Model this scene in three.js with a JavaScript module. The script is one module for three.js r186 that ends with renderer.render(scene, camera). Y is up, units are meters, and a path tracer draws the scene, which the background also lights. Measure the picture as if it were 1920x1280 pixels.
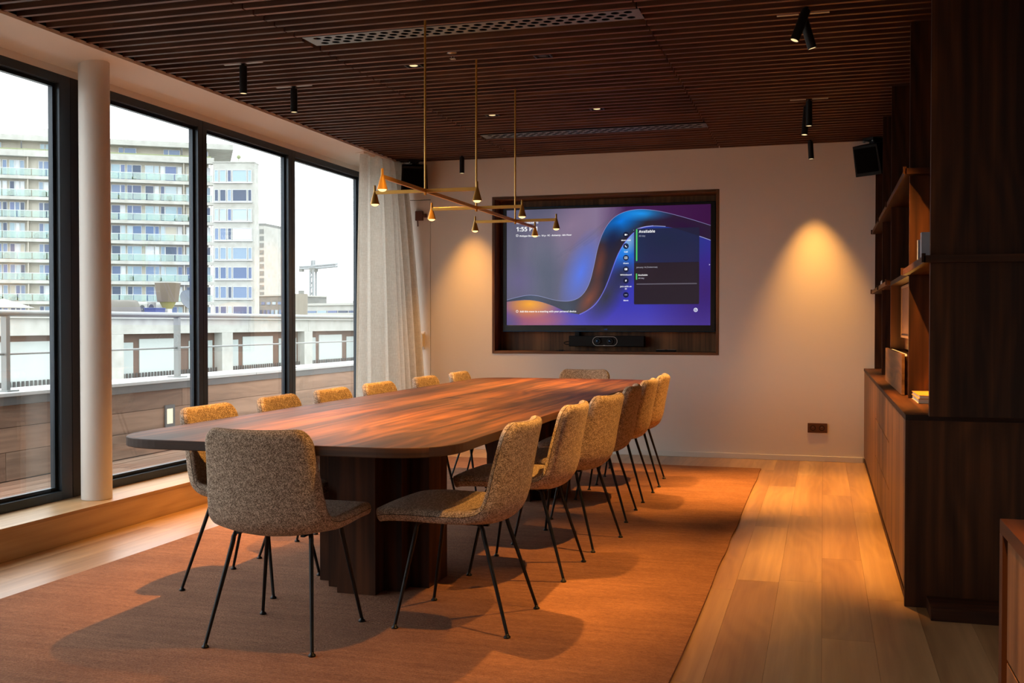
import * as THREE from 'three';
import { RoundedBoxGeometry } from 'three/addons/geometries/RoundedBoxGeometry.js';
import { mergeGeometries, mergeVertices, toCreasedNormals } from 'three/addons/utils/BufferGeometryUtils.js';
import { RectAreaLightUniformsLib } from 'three/addons/lights/RectAreaLightUniformsLib.js';
RectAreaLightUniformsLib.init();

// ------------------------------------------------------------ camera, sky, exposure
const scene = new THREE.Scene();
const camera = new THREE.PerspectiveCamera(36.02, 1920 / 1280, 0.05, 1200);
camera.position.set(0, 1.18, 0);
camera.rotation.set(-0.01726, 0.28815, 0, 'YXZ');
const renderer = new THREE.WebGLRenderer({ antialias: true });
renderer.toneMapping = THREE.LinearToneMapping;
renderer.toneMappingExposure = 1.0;
renderer.shadowMap.enabled = true;

const SKY = 4.3;                        // radiance of the overcast sky
const WARM = new THREE.Color().setRGB(1.0, 0.46, 0.095);
const CAN = 40, DOWN = 34, CONE = 0.7;   // candela of the track spots, the recessed downlights, the chandelier cones
{
  const W = 256, H = 128, data = new Float32Array(W * H * 4);
  for (let y = 0; y < H; y++) for (let x = 0; x < W; x++) {
    const el = ((y + 0.5) / H - 0.5) * Math.PI, a = x / W * Math.PI * 2, i = (y * W + x) * 4;
    let L = el > 0 ? 0.86 + 0.3 * Math.sin(el) : 0.3;
    if (el > 0) L *= 1 + 0.025 * Math.sin(a * 3 + el * 9) + 0.02 * Math.sin(a * 7 - el * 14 + 1);
    data[i] = L * 0.965; data[i + 1] = L * 0.99; data[i + 2] = L * 1.01; data[i + 3] = 1;
  }
  const t = new THREE.DataTexture(data, W, H, THREE.RGBAFormat, THREE.FloatType);
  t.mapping = THREE.EquirectangularReflectionMapping; t.magFilter = THREE.LinearFilter; t.needsUpdate = true;
  scene.background = t; scene.backgroundIntensity = SKY;
}

// ------------------------------------------------------------ helpers
let seed = 20240113;
const rnd = () => { seed = (seed + 0x6d2b79f5) | 0; let t = Math.imul(seed ^ (seed >>> 15), 1 | seed); t = (t + Math.imul(t ^ (t >>> 7), 61 | t)) ^ t; return ((t ^ (t >>> 14)) >>> 0) / 4294967296; };
const rr = (a, b) => a + (b - a) * rnd();
const used = new Map();
function numbered(n) { const k = used.get(n) || 0; used.set(n, k + 1); return k ? n + '_' + String(k).padStart(3, '0') : n; }
function tag(o, label, category, group, kind) {
  if (label) o.userData.label = label;
  if (category) o.userData.category = category;
  if (group) o.userData.group = group;
  if (kind) o.userData.kind = kind;
  return o;
}
function thing(name, pos, turn, label, category, group) {
  const o = new THREE.Group(); o.name = numbered(name); o.position.set(...pos); o.rotation.y = turn || 0; scene.add(o);
  return tag(o, label, category, group);
}
function struct(name, label) { const o = new THREE.Group(); o.name = numbered(name); scene.add(o); return tag(o, label, null, null, 'structure'); }
function part(name, geo, mat, parent, label) {
  const m = new THREE.Mesh(geo, mat); m.name = name; m.castShadow = m.receiveShadow = true; parent.add(m);
  if (label) m.userData.label = label;
  return m;
}
function solo(name, geo, mat, pos, label, category, group, kind) {
  const m = new THREE.Mesh(geo, mat); m.name = numbered(name); m.castShadow = m.receiveShadow = true; m.position.set(...pos); scene.add(m);
  return tag(m, label, category, group, kind);
}
// texture coordinates in metres, the grain (u) along axis g, every triangle mapped on its own plane
function uvm(geo, g = 'x', su = 1, sv = 1, ou = 0, ov = 0) {
  const G = geo.index ? geo.toNonIndexed() : geo, p = G.attributes.position, n = p.count, uv = new Float32Array(n * 2);
  const gi = 'xyz'.indexOf(g), a = new THREE.Vector3(), b = new THREE.Vector3(), c = new THREE.Vector3();
  for (let i = 0; i < n; i += 3) {
    a.fromBufferAttribute(p, i); b.fromBufferAttribute(p, i + 1).sub(a); c.fromBufferAttribute(p, i + 2).sub(a); b.cross(c);
    const q = [Math.abs(b.x), Math.abs(b.y), Math.abs(b.z)], k = q.indexOf(Math.max(...q));
    let ax = [0, 1, 2].filter((t) => t !== k);
    if (ax[1] === gi) ax = [ax[1], ax[0]];
    for (let j = 0; j < 3; j++) { uv[(i + j) * 2] = p.getComponent(i + j, ax[0]) / su + ou; uv[(i + j) * 2 + 1] = p.getComponent(i + j, ax[1]) / sv + ov; }
  }
  G.setAttribute('uv', new THREE.BufferAttribute(uv, 2));
  return G;
}
// box between two corners; round: chamfer radius
function bx(x0, x1, y0, y1, z0, z1, round = 0) {
  const w = x1 - x0, h = y1 - y0, d = z1 - z0;
  const g = round ? new RoundedBoxGeometry(w, h, d, 1, Math.min(round, w / 2.1, h / 2.1, d / 2.1)) : new THREE.BoxGeometry(w, h, d);
  g.translate((x0 + x1) / 2, (y0 + y1) / 2, (z0 + z1) / 2);
  return g;
}
const strip = (g) => { const o = g.index ? g.toNonIndexed() : g.clone(); for (const k of Object.keys(o.attributes)) if (!['position', 'normal', 'uv'].includes(k)) o.deleteAttribute(k); return o; };
const join = (list) => mergeGeometries(list.map(strip));
function cyl(r0, r1, h, seg = 24, open = false) { return new THREE.CylinderGeometry(r1, r0, h, seg, 1, open); }   // r0 bottom, r1 top
function tube(a, b, r0, r1, seg = 12) {
  const A = new THREE.Vector3(...a), B = new THREE.Vector3(...b), d = B.clone().sub(A), g = cyl(r0, r1, d.length(), seg);
  g.translate(0, d.length() / 2, 0); g.applyQuaternion(new THREE.Quaternion().setFromUnitVectors(new THREE.Vector3(0, 1, 0), d.normalize())); g.translate(...a);
  return g;
}
const lathe = (pts, seg = 32) => new THREE.LatheGeometry(pts.map(([x, y]) => new THREE.Vector2(x, y)), seg);

// ------------------------------------------------------------ textures
function hash(x, y, s) { let h = Math.imul(x, 374761393) ^ Math.imul(y, 668265263) ^ Math.imul(s, 974634777); h = Math.imul(h ^ (h >>> 13), 1274126177); return ((h ^ (h >>> 16)) >>> 0) / 4294967296; }
function pn(x, y, px, py, s) {           // periodic value noise, 0..1
  const xi = Math.floor(x), yi = Math.floor(y), fx = x - xi, fy = y - yi, u = fx * fx * (3 - 2 * fx), v = fy * fy * (3 - 2 * fy);
  const X0 = ((xi % px) + px) % px, X1 = (X0 + 1) % px, Y0 = ((yi % py) + py) % py, Y1 = (Y0 + 1) % py;
  const a = hash(X0, Y0, s), b = hash(X1, Y0, s), c = hash(X0, Y1, s), d = hash(X1, Y1, s);
  return a + (b - a) * u + (c - a) * v + (a - b - c + d) * u * v;
}
function fbm(u, v, px, py, s, oct = 4) { let t = 0, a = 0.5, n = 0; for (let i = 0; i < oct; i++) { t += a * pn(u * px, v * py, px, py, s + i); n += a; a *= 0.5; px *= 2; py *= 2; } return t / n; }
function tex(W, H, f, srgb = true) {
  const d = new Uint8Array(W * H * 4);
  for (let y = 0; y < H; y++) for (let x = 0; x < W; x++) { const c = f((x + 0.5) / W, (y + 0.5) / H), i = (y * W + x) * 4; for (let k = 0; k < 3; k++) d[i + k] = Math.max(0, Math.min(255, c[k])); d[i + 3] = 255; }
  const t = new THREE.DataTexture(d, W, H, THREE.RGBAFormat); t.wrapS = t.wrapT = THREE.RepeatWrapping; t.magFilter = THREE.LinearFilter; if (srgb) t.colorSpace = THREE.SRGBColorSpace; t.needsUpdate = true;
  return t;
}
const mixc = (a, b, t) => [a[0] + (b[0] - a[0]) * t, a[1] + (b[1] - a[1]) * t, a[2] + (b[2] - a[2]) * t];
const grey = (v) => [v * 255, v * 255, v * 255];
function woodTex(dark, light, s, rings, contrast) {
  return tex(1024, 512, (u, v) => {
    const w = fbm(u, v, 2, 6, s, 3), streak = fbm(u, v + 0.0, 3, 64, s + 9, 4), fine = pn(u * 24, v * 512, 24, 512, s + 30);
    const r = 0.5 + 0.5 * Math.sin((v * rings + w * 5.5) * Math.PI * 2), band = fbm(u, v, 1, 12, s + 50, 2);
    let t = 0.5 + contrast * (0.55 * (streak - 0.5) + 0.22 * (r - 0.5) + 0.75 * (band - 0.5)) + 0.14 * (fine - 0.5);
    return mixc(dark, light, Math.max(0, Math.min(1, t)));
  });
}
function woodBump(s, W = 512) { return tex(W, W, (u, v) => grey(0.6 + 0.4 * (pn(u * 14, v * 256, 14, 256, s) - 0.5) + 0.3 * (pn(u * 5, v * 96, 5, 96, s + 3) - 0.5)), false); }
const T = {
  walnut: woodTex([34, 17, 8], [84, 47, 23], 3, 14, 1.5),
  veneer: woodTex([72, 46, 26], [138, 94, 58], 33, 14, 1.3),
  slat: woodTex([68, 37, 20], [126, 78, 48], 13, 14, 1.3),
  tableTop: woodTex([58, 36, 22], [134, 84, 48], 77, 10, 1.7),
  oak: woodTex([160, 123, 82], [204, 168, 123], 21, 12, 1.1),
  teak: woodTex([122, 98, 80], [170, 142, 120], 41, 9, 1.3),
  woodBump: woodBump(5),
  fabric: tex(512, 512, (u, v) => {
    const row = Math.floor(v * 64), a = pn(u * 64 + (row % 2) * 0.5, v * 64, 64, 64, 11), b = pn(u * 128, v * 128, 128, 128, 12), c = fbm(u, v, 6, 6, 14, 3);
    const t = Math.max(0, Math.min(1, 0.5 + (a - 0.5) * 1.2 + (b - 0.5) * 0.8 + (c - 0.5) * 0.12));
    return mixc([104, 86, 72], [220, 200, 178], t);
  }),
  fabricBump: tex(512, 512, (u, v) => { const row = Math.floor(v * 64); return grey(0.65 * pn(u * 64 + (row % 2) * 0.5, v * 64, 64, 64, 11) + 0.35 * pn(u * 128, v * 128, 128, 128, 12)); }, false),
  rug: tex(1024, 1024, (u, v) => {
    const a = pn(u * 90, v * 300, 90, 300, 61), b = fbm(u, v, 5, 7, 63, 4), c = pn(u * 300, v * 300, 300, 300, 66), st = pn(u * 3, v * 60, 3, 60, 68);
    return mixc([122, 81, 57], [168, 117, 85], Math.max(0, Math.min(1, 0.5 + (a - 0.5) * 0.5 + (b - 0.5) * 0.7 + (c - 0.5) * 0.35 + (st - 0.5) * 0.35)));
  }),
  rugBump: tex(1024, 1024, (u, v) => { const w = (pn(u * 12, v * 12, 12, 12, 70) - 0.5) * 1.5; return grey(0.5 + 0.28 * Math.sin((v * 130 + w) * Math.PI * 2) + 0.5 * (pn(u * 240, v * 240, 240, 240, 71) - 0.5)); }, false),
  linen: tex(512, 512, (u, v) => { const a = pn(u * 256, v * 24, 256, 24, 81), b = pn(u * 24, v * 256, 24, 256, 82); return mixc([214, 206, 192], [246, 241, 231], 0.5 * a + 0.5 * b); }),
  plaster: tex(512, 512, (u, v) => grey(0.5 + 0.5 * (fbm(u, v, 48, 48, 91, 3) - 0.5)), false),
  concrete: tex(512, 512, (u, v) => { const a = fbm(u, v, 8, 8, 95, 5); return mixc([205, 203, 196], [238, 238, 234], a); }),
};
// ------------------------------------------------------------ materials
const S = (o) => new THREE.MeshStandardMaterial(o);
const P = (o) => new THREE.MeshPhysicalMaterial(o);
const M = {
  walnut: P({ map: T.walnut, roughness: 0.55, specularIntensity: 0.4, bumpMap: T.woodBump, bumpScale: 0.0003 }),
  veneer: P({ map: T.veneer, roughness: 0.5, specularIntensity: 0.6, bumpMap: T.woodBump, bumpScale: 0.0003 }),
  slat: S({ map: T.slat, roughness: 0.55 }),
  table: P({ map: T.tableTop, specularIntensity: 0.8, roughness: 0.5, bumpMap: T.woodBump, bumpScale: 0.0003 }),
  tableBase: P({ map: T.walnut, color: 0xffffff, specularIntensity: 0.4, roughness: 0.6 }),
  oak: [0xffffff, 0xf4ece4, 0xfbf3ea, 0xece2d8].map((c) => P({ map: T.oak, color: c, roughness: 0.45, clearcoat: 0.6, clearcoatRoughness: 0.3, bumpMap: T.woodBump, bumpScale: 0.0002 })),
  oakSill: S({ map: T.oak, roughness: 0.42 }),
  under: S({ color: 0x2a1e14, roughness: 0.9 }),
  rug: S({ map: T.rug, roughness: 1, bumpMap: T.rugBump, bumpScale: 0.004 }),
  fabric: P({ map: T.fabric, roughness: 1, bumpMap: T.fabricBump, bumpScale: 0.0012, sheen: 0.3, sheenRoughness: 0.6, sheenColor: new THREE.Color(0.5, 0.45, 0.4) }),
  leg: S({ color: 0x0b0b0c, roughness: 0.42, metalness: 0.3 }),
  wall: S({ color: 0xe6dcd2, roughness: 0.92, bumpMap: T.plaster, bumpScale: 0.0004 }),
  white: S({ color: 0xe2dbd2, roughness: 0.8 }),
  column: S({ color: 0xe2dcd4, roughness: 0.6 }),
  black: S({ color: 0x070707, roughness: 0.95 }),
  blackMetal: S({ color: 0x0c0c0d, roughness: 0.5, metalness: 0.2 }),
  plastic: P({ color: 0x060607, roughness: 0.55, specularIntensity: 0.5 }),
  frame: S({ color: 0x363f47, roughness: 0.32, metalness: 0.35 }),
  frameDark: S({ color: 0x15181b, roughness: 0.45, metalness: 0.2 }),
  pane: P({ color: 0xfafcfc, roughness: 0, transmission: 1, thickness: 0, ior: 1.6 }),
  linen: P({ map: T.linen, roughness: 1, transmission: 0.58, thickness: 0, side: THREE.DoubleSide }),
  brass: S({ color: 0xd6a24e, roughness: 0.34, metalness: 0.7 }),
  steel: S({ color: 0xb8b6b0, roughness: 0.35, metalness: 0.9 }),
  plate: S({ color: 0xb9b4ae, roughness: 0.5, metalness: 0.4 }),
  glow: S({ color: 0x000000, emissive: new THREE.Color(1.0, 0.72, 0.36), emissiveIntensity: 1.25 }),
  glowCone: S({ color: 0x000000, emissive: new THREE.Color(1.0, 0.62, 0.25), emissiveIntensity: 2.2 }),
  door: S({ color: 0xe6dcd2, roughness: 0.9 }),
  bronze: S({ color: 0x6d4438, roughness: 0.5, metalness: 0.3 }),
  coping: S({ color: 0xb4b7b7, roughness: 0.6 }),
  fascia: S({ color: 0x595b5c, roughness: 0.55, metalness: 0.3 }),
  teak: [0xffffff, 0xefe6e0, 0xe2d8d2].map((c) => S({ map: T.teak, color: c, roughness: 0.75 })),
};
const wood = (geo, g, m, parent, name) => part(name, uvm(geo, g, 2.4, 1.2, rnd(), rnd()), m, parent);

function lampSpot(parent, at, to, cd, angle, pen, rad) {
  const l = new THREE.SpotLight(WARM, cd, 0, angle, pen, 2);
  l.position.set(...at); l.target.position.set(...to); l.castShadow = true; l.shadow.radius = rad || 1; l.name = 'lamp_beam'; l.shadow.mapSize.set(1024, 1024);
  parent.add(l); parent.add(l.target); return l;
}

// ------------------------------------------------------------ the room's shell
const XL = -4.18, XR = 0.93, ZB = -9.34, ZN = 2.5, CH = 2.70;
{
  const f = struct('floor', 'pale oak plank floor');
  part('subfloor', bx(-4.5, 1.2, -0.25, -0.014, ZB - 0.3, ZN + 0.2), M.under, f);
  const w = 0.188;
  for (let k = -21; k < 5; k++) {
    const x0 = Math.max(k * w, -3.874), x1 = Math.min((k + 1) * w, XR); let z = ZB + rr(0.5, 1.9), a = ZB;
    while (a < -2.2) {
      const b = Math.min(z, -2.0);
      if (b - a > 0.05) part('plank', uvm(bx(x0 + 0.0004, x1 - 0.0004, -0.014, 0, a + 0.0004, b - 0.0004), 'z', 2.4, 1.2, rnd(), rnd()), M.oak[Math.floor(rnd() * 4)], f);
      a = b; z = b + rr(1.2, 2.2);
    }
  }
  part('floor_behind', uvm(bx(-3.874, XR, -0.014, 0, -2.0, ZN), 'z', 2.4, 1.2), M.oak[0], f);
}
{
  // back wall with the screen recess and the flush door cut out
  const s = new THREE.Shape([[XL - 0.075, 0], [1.2, 0], [1.2, 2.95], [XL - 0.075, 2.95]].map(([x, y]) => new THREE.Vector2(x, y)));
  const hole = (x0, x1, y0, y1) => s.holes.push(new THREE.Path([[x0, y0], [x0, y1], [x1, y1], [x1, y0]].map(([x, y]) => new THREE.Vector2(x, y))));
  hole(-2.962, -0.877, 0.899, 2.355); hole(-4.178, -3.573, 0.0005, 2.354);
  const g = new THREE.ExtrudeGeometry(s, { depth: 0.3, bevelEnabled: false }); g.translate(0, 0, ZB - 0.3);
  const w = struct('wall_back', 'off-white painted end wall with a recessed screen'); part('wall_face', uvm(g, 'x', 1, 1), M.wall, w);
  part('wall_backing', bx(XL - 0.075, 1.2, 0, 2.95, ZB - 0.36, ZB - 0.3), M.wall, w);
  const b = struct('baseboard_back', 'low painted skirting of the end wall');
  part('skirting_board', bx(-3.57, 0.33, 0, 0.046, ZB, ZB + 0.012, 0.003), M.white, b);
  const d = struct('door_1', 'flush wall-coloured door beside the curtain');
  part('door_leaf', bx(-4.172, -3.578, 0.006, 2.348, ZB - 0.045, ZB - 0.002, 0.002), M.door, d);
  const h = part('door_handle', uvm(bx(-3.71, -3.635, 0.93, 1.10, ZB - 0.004, ZB + 0.006, 0.004), 'y'), M.door, d);
  part('handle_grip', bx(-3.705, -3.64, 0.955, 1.085, ZB + 0.006, ZB + 0.035, 0.008), M.door, h);
  const l = part('door_lock', bx(-3.72, -3.645, 2.155, 2.245, ZB - 0.004, ZB + 0.03, 0.004), M.bronze, d, 'reddish brown metal lock box');
  part('lock_knob', tube([-3.645, 2.20, ZB + 0.015], [-3.61, 2.20, ZB + 0.015], 0.016, 0.02), M.bronze, l);
  part('lock_chain', tube([-3.70, 2.155, ZB + 0.012], [-3.698, 2.10, ZB + 0.012], 0.006, 0.006), M.bronze, l);
}
part('wall_panel', bx(XR, XR + 0.25, -0.25, 2.95, ZB - 0.3, ZN + 0.2), M.wall, struct('wall_right', 'wall behind the cabinets'));
part('wall_panel', bx(-4.5, 1.2, -0.25, 2.95, ZN, ZN + 0.25), M.wall, struct('wall_front', 'wall behind the camera'));
{
  const w = struct('wall_left', 'narrow white wall strips around the window wall');
  part('wall_strip', bx(XL - 0.075, XL, 0.0, 2.95, ZB, -9.13), M.wall, w);
  part('wall_strip', bx(-4.45, XL, 0.0, 2.95, 1.4, ZN + 0.2), M.wall, w);
  part('window_head', bx(-4.45, XL, 2.60, 2.95, -9.13, 1.4), M.white, w);
  part('window_foot', bx(-4.45, XL, -0.25, 0.15, -9.13, 1.4), M.white, w);
}
{
  const c = struct('ceiling', 'dark walnut slat ceiling with a white border strip along the windows');
  part('ceiling_slab', bx(-4.3, 1.2, 2.80, 3.0, ZB - 0.3, ZN + 0.2), M.black, c);
  const so = new THREE.Shape([[XL - 0.02, 2.638], [XL - 0.02, 2.66], [-3.841, 2.704], [-3.841, 2.692]].map(([a, b]) => new THREE.Vector2(a, b))), sg = new THREE.ExtrudeGeometry(so, { depth: ZN - ZB, bevelEnabled: false });
  sg.translate(0, 0, ZB); part('soffit_strip', sg, M.white, c, 'white painted border strip');
  part('edge_trim', bx(-3.846, -3.838, 2.686, 2.706, ZB, ZN), M.white, c); part('void_board', bx(-3.86, -3.845, 2.706, 2.80, ZB, ZN), M.black, c);
  const segs = [[-3.8375, -2.702], [-2.694, -0.874], [-0.866, 0.925]], shared = segs.map(([a, b]) => [0, 1, 2, 3].map(() => uvm(bx(a, b, 2.70, 2.80, -0.0125, 0.0125), 'x', 2.4, 1.2, rnd(), rnd())));
  const far = [];
  for (let k = 0; ; k++) {
    const z = -9.247 + k * 0.1025; if (z > 2.4) break;
    segs.forEach((sg, i) => {
      if (i === 1 && (Math.abs(z + 5.155) < 0.0975 || Math.abs(z + 8.185) < 0.0975)) return;
      const g = shared[i][Math.floor(rnd() * 4)];
      if (z < -4.0) part('slat', g, M.slat, c).position.z = z; else { const q = g.clone(); q.translate(0, 0, z); far.push(q); }
    });
  }
  part('slats_overhead', join(far), M.slat, c).userData.kind = 'stuff';
}
{
  const s = struct('window_sill', 'raised oak step running along the windows');
  part('riser', uvm(bx(-3.9, -3.875, 0, 0.15, ZB, ZN), 'z', 2.4, 1.2), M.oakSill, s);
  part('tread', uvm(bx(-4.2, -3.873, 0.15, 0.168, ZB, ZN), 'z', 2.4, 1.2, 0.3, 0.4), M.oakSill, s);
}
{
  const g = lathe([[0, 0], [0.083, 0], [0.085, 0.003], [0.085, 2.52], [0, 2.52]], 48);
  solo('column', g, M.column, [-4.02, 0.168, -5.12], 'round white column standing on the oak window step', null, null, 'structure');
}
const bounds = [-9.13, -7.755, -6.465, -5.115, -3.8, -2.5, -1.2, 0.1, 1.4];
for (let i = 0; i < 8; i++) {
  const z0 = bounds[i], z1 = bounds[i + 1], w0 = i === 3 ? 0.09 : 0.055, w1 = i === 2 ? 0.09 : 0.055, y0 = 0.168, y1 = 2.60;
  const w = struct('window_' + (i + 1), 'tall window with an anthracite metal frame');
  part('frame_left', bx(XL - 0.07, XL, y0, y1, z1 - w1, z1 - 0.0015, 0.002), i === 2 ? M.frameDark : M.frame, w);
  part('frame_right', bx(XL - 0.07, XL, y0, y1, z0 + 0.0015, z0 + w0, 0.002), M.frame, w);
  part('frame_top', bx(XL - 0.07, XL, y1 - 0.05, y1, z0 + w0, z1 - w1, 0.002), M.frame, w);
  part('frame_bottom', bx(XL - 0.07, XL, y0, y0 + 0.05, z0 + w0, z1 - w1, 0.002), M.frame, w);
  const bd = 0.022, bead = join([bx(XL - 0.06, XL - 0.03, y0 + 0.05, y1 - 0.05, z1 - w1 - bd, z1 - w1), bx(XL - 0.06, XL - 0.03, y0 + 0.05, y1 - 0.05, z0 + w0, z0 + w0 + bd),
    bx(XL - 0.06, XL - 0.03, y1 - 0.05 - bd, y1 - 0.05, z0 + w0 + bd, z1 - w1 - bd), bx(XL - 0.06, XL - 0.03, y0 + 0.05, y0 + 0.05 + bd, z0 + w0 + bd, z1 - w1 - bd)]);
  part('glazing_bead', bead, M.frame, w);
  const g = new THREE.PlaneGeometry(z1 - z0 - w0 - w1, y1 - y0 - 0.1); g.rotateY(Math.PI / 2); g.translate(XL - 0.05, (y0 + y1) / 2, (z0 + w0 + z1 - w1) / 2);
  part('pane', g, M.pane, w); const g2 = g.clone(); g2.translate(0.02, 0, 0); part('pane', g2, M.pane, w);
}

// ------------------------------------------------------------ rug
{
  const x0 = -3.34, x1 = -0.475, z0 = -8.66, z1 = -2.68, nx = 60, nz = 120, g = new THREE.BoxGeometry(x1 - x0, 0.012, z1 - z0, nx, 1, nz), p = g.attributes.position;
  const W = x1 - x0, D = z1 - z0;
  for (let i = 0; i < p.count; i++) {
    let x = p.getX(i), z = p.getZ(i); const e = Math.max(Math.abs(x) / (W / 2), Math.abs(z) / (D / 2));
    const wob = Math.max(0, e - 0.9) / 0.1;
    p.setXYZ(i, x + wob * 0.003 * Math.sin(z * 5.3 + 2 * Math.sin(z * 2.1)), p.getY(i), z + wob * 0.003 * Math.sin(x * 6.1 + 1.2));
  }
  g.computeVertexNormals(); g.translate((x0 + x1) / 2, 0.007, (z0 + z1) / 2);
  solo('rug', uvm(g, 'x', 1.2, 1.2), M.rug, [0, 0, 0], 'large terracotta woven rug lying under the table and chairs', 'rug');
}

// ------------------------------------------------------------ conference table
const TX = -1.925, TZ = -5.665;
{
  const t = thing('conference_table', [TX, 0.013, TZ], 0, 'long dark walnut conference table with rounded corners on two stepped pedestals', 'table');
  const hw = 0.682, hl = 2.325, r = 0.27, s = new THREE.Shape();
  s.moveTo(-hw + r, -hl); s.lineTo(hw - r, -hl); s.quadraticCurveTo(hw, -hl, hw, -hl + r); s.lineTo(hw, hl - r); s.quadraticCurveTo(hw, hl, hw - r, hl); s.lineTo(-hw + r, hl); s.quadraticCurveTo(-hw, hl, -hw, hl - r); s.lineTo(-hw, -hl + r); s.quadraticCurveTo(-hw, -hl, -hw + r, -hl);
  const g = new THREE.ExtrudeGeometry(s, { depth: 0.03, bevelEnabled: true, bevelThickness: 0.003, bevelSize: 0.003, bevelOffset: -0.003, bevelSegments: 2, curveSegments: 16 });
  g.rotateX(-Math.PI / 2); g.translate(0, 0.704, 0);
  part('table_top', uvm(g, 'z', 2.4, 1.2, 0.1, 0.2), M.table, t);
  for (const zz of [1.235, -1.235]) {
    const q = [[0.09, 0.30], [0.09, 0.30], [0.175, 0.215], [0.175, 0.215], [0.265, 0.115]], pts = [];
    const quad = [[0.09, 0.30], [0.09, 0.21], [0.175, 0.21], [0.175, 0.115], [0.265, 0.115]];
    for (const [x, y] of quad) pts.push([x, y]);
    for (const [x, y] of [...quad].reverse()) pts.push([x, -y]);
    for (const [x, y] of quad) pts.push([-x, -y]);
    for (const [x, y] of [...quad].reverse()) pts.push([-x, y]);
    const sh = new THREE.Shape(pts.map(([x, y]) => new THREE.Vector2(x, y)));
    const b = new THREE.ExtrudeGeometry(sh, { depth: 0.70, bevelEnabled: true, bevelThickness: 0.0015, bevelSize: 0.0015, bevelOffset: -0.0015, bevelSegments: 1 }); b.rotateX(-Math.PI / 2); b.translate(0, 0.0015, zz);
    part('pedestal', uvm(b, 'y', 2.4, 1.2, rnd(), rnd()), M.tableBase, t);
  }
}

// ------------------------------------------------------------ chairs
function shellGeo(inner) {
  // profile: forward f, height y, half width w, sideways dish
  const K = [[0.318, 0.420, 0.222, 0.000], [0.27, 0.433, 0.236, 0.004], [0.18, 0.437, 0.247, 0.008], [0.06, 0.430, 0.250, 0.014], [-0.06, 0.420, 0.246, 0.026], [-0.135, 0.422, 0.240, 0.042], [-0.185, 0.452, 0.236, 0.052], [-0.21, 0.51, 0.230, 0.054], [-0.226, 0.60, 0.221, 0.050], [-0.245, 0.70, 0.211, 0.044], [-0.264, 0.792, 0.205, 0.038]];
  const crv = new THREE.CatmullRomCurve3(K.map(([f, y]) => new THREE.Vector3(f, y, 0)), false, 'centripetal'), crw = new THREE.CatmullRomCurve3(K.map(([, , w, d]) => new THREE.Vector3(w, d, 0)), false, 'centripetal');
  const NS = 56, NV = 30, L = crv.getLength(), pos = [], idx = [], uvs = [], T2 = inner ? 0.024 : 0.027;
  const ss = []; for (let i = 0; i <= NS; i++) { const q = i / NS; ss.push(q < 0.12 ? 0.06 * (1 - Math.cos(q / 0.12 * Math.PI / 2)) : q > 0.88 ? 1 - 0.06 * (1 - Math.cos((1 - q) / 0.12 * Math.PI / 2)) : 0.06 + (q - 0.12) / 0.76 * 0.88); }
  const pt = (s, v, off) => {
    // s 0..1 along the profile, v -1..1 across
    const tp = s, p = crv.getPoint(tp), a = crv.getPoint(Math.max(0, tp - 0.004)), b = crv.getPoint(Math.min(1, tp + 0.004)), t = b.sub(a).normalize(), n = [t.y, -t.x], wd = crw.getPoint(tp);
    const l = s * L, m = (1 - s) * L, r0 = 0.10, r1 = 0.06;
    let w = wd.x; if (l < r0) w -= r0 - Math.sqrt(Math.max(0, r0 * r0 - (r0 - l) ** 2)); if (m < r1) w -= r1 - Math.sqrt(Math.max(0, r1 * r1 - (r1 - m) ** 2));
    const vv = Math.sign(v) * (1 - (1 - Math.abs(v)) ** 1.6), y = w * vv, e = Math.min(l, m, (wd.x - Math.abs(y)) * 1.0, w - Math.abs(y) + 0.0), R = 0.024, d = Math.max(0, Math.min(1, e / R)), th = Math.sqrt(Math.max(0, 1 - (1 - d) ** 2));
    const dish = wd.y * (y / wd.x) ** 2, o = dish + (inner ? 1 : -1) * (off ? T2 * th * (inner ? 1 + 0.25 * (1 - (y / wd.x) ** 2) : 1) : 0.0012);
    return [p.x + n[0] * o, p.y + n[1] * o, y, l, y];
  };
  for (const off of [1, 0]) for (let i = 0; i <= NS; i++) for (let j = 0; j <= NV; j++) { const q = pt(ss[i], j / NV * 2 - 1, off); pos.push(q[0], q[1], q[2]); uvs.push(q[3] / 0.21, q[4] / 0.21); }
  const N = (NS + 1) * (NV + 1), id = (k, i, j) => k * N + i * (NV + 1) + j, flip = inner;
  const quad = (a, b, c, d) => { if (flip) idx.push(a, c, b, b, c, d); else idx.push(a, b, c, b, d, c); };
  for (let i = 0; i < NS; i++) for (let j = 0; j < NV; j++) { quad(id(0, i, j), id(0, i, j + 1), id(0, i + 1, j), id(0, i + 1, j + 1)); quad(id(1, i, j), id(1, i + 1, j), id(1, i, j + 1), id(1, i + 1, j + 1)); }
  for (let j = 0; j < NV; j++) { quad(id(1, 0, j), id(1, 0, j + 1), id(0, 0, j), id(0, 0, j + 1)); quad(id(0, NS, j), id(0, NS, j + 1), id(1, NS, j), id(1, NS, j + 1)); }
  for (let i = 0; i < NS; i++) { quad(id(1, i, 0), id(0, i, 0), id(1, i + 1, 0), id(0, i + 1, 0)); quad(id(0, i, NV), id(1, i, NV), id(0, i + 1, NV), id(1, i + 1, NV)); }
  const g = new THREE.BufferGeometry(); g.setAttribute('position', new THREE.Float32BufferAttribute(pos, 3)); g.setAttribute('uv', new THREE.Float32BufferAttribute(uvs, 2)); g.setIndex(idx); g.computeVertexNormals();
  return g;
}
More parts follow.
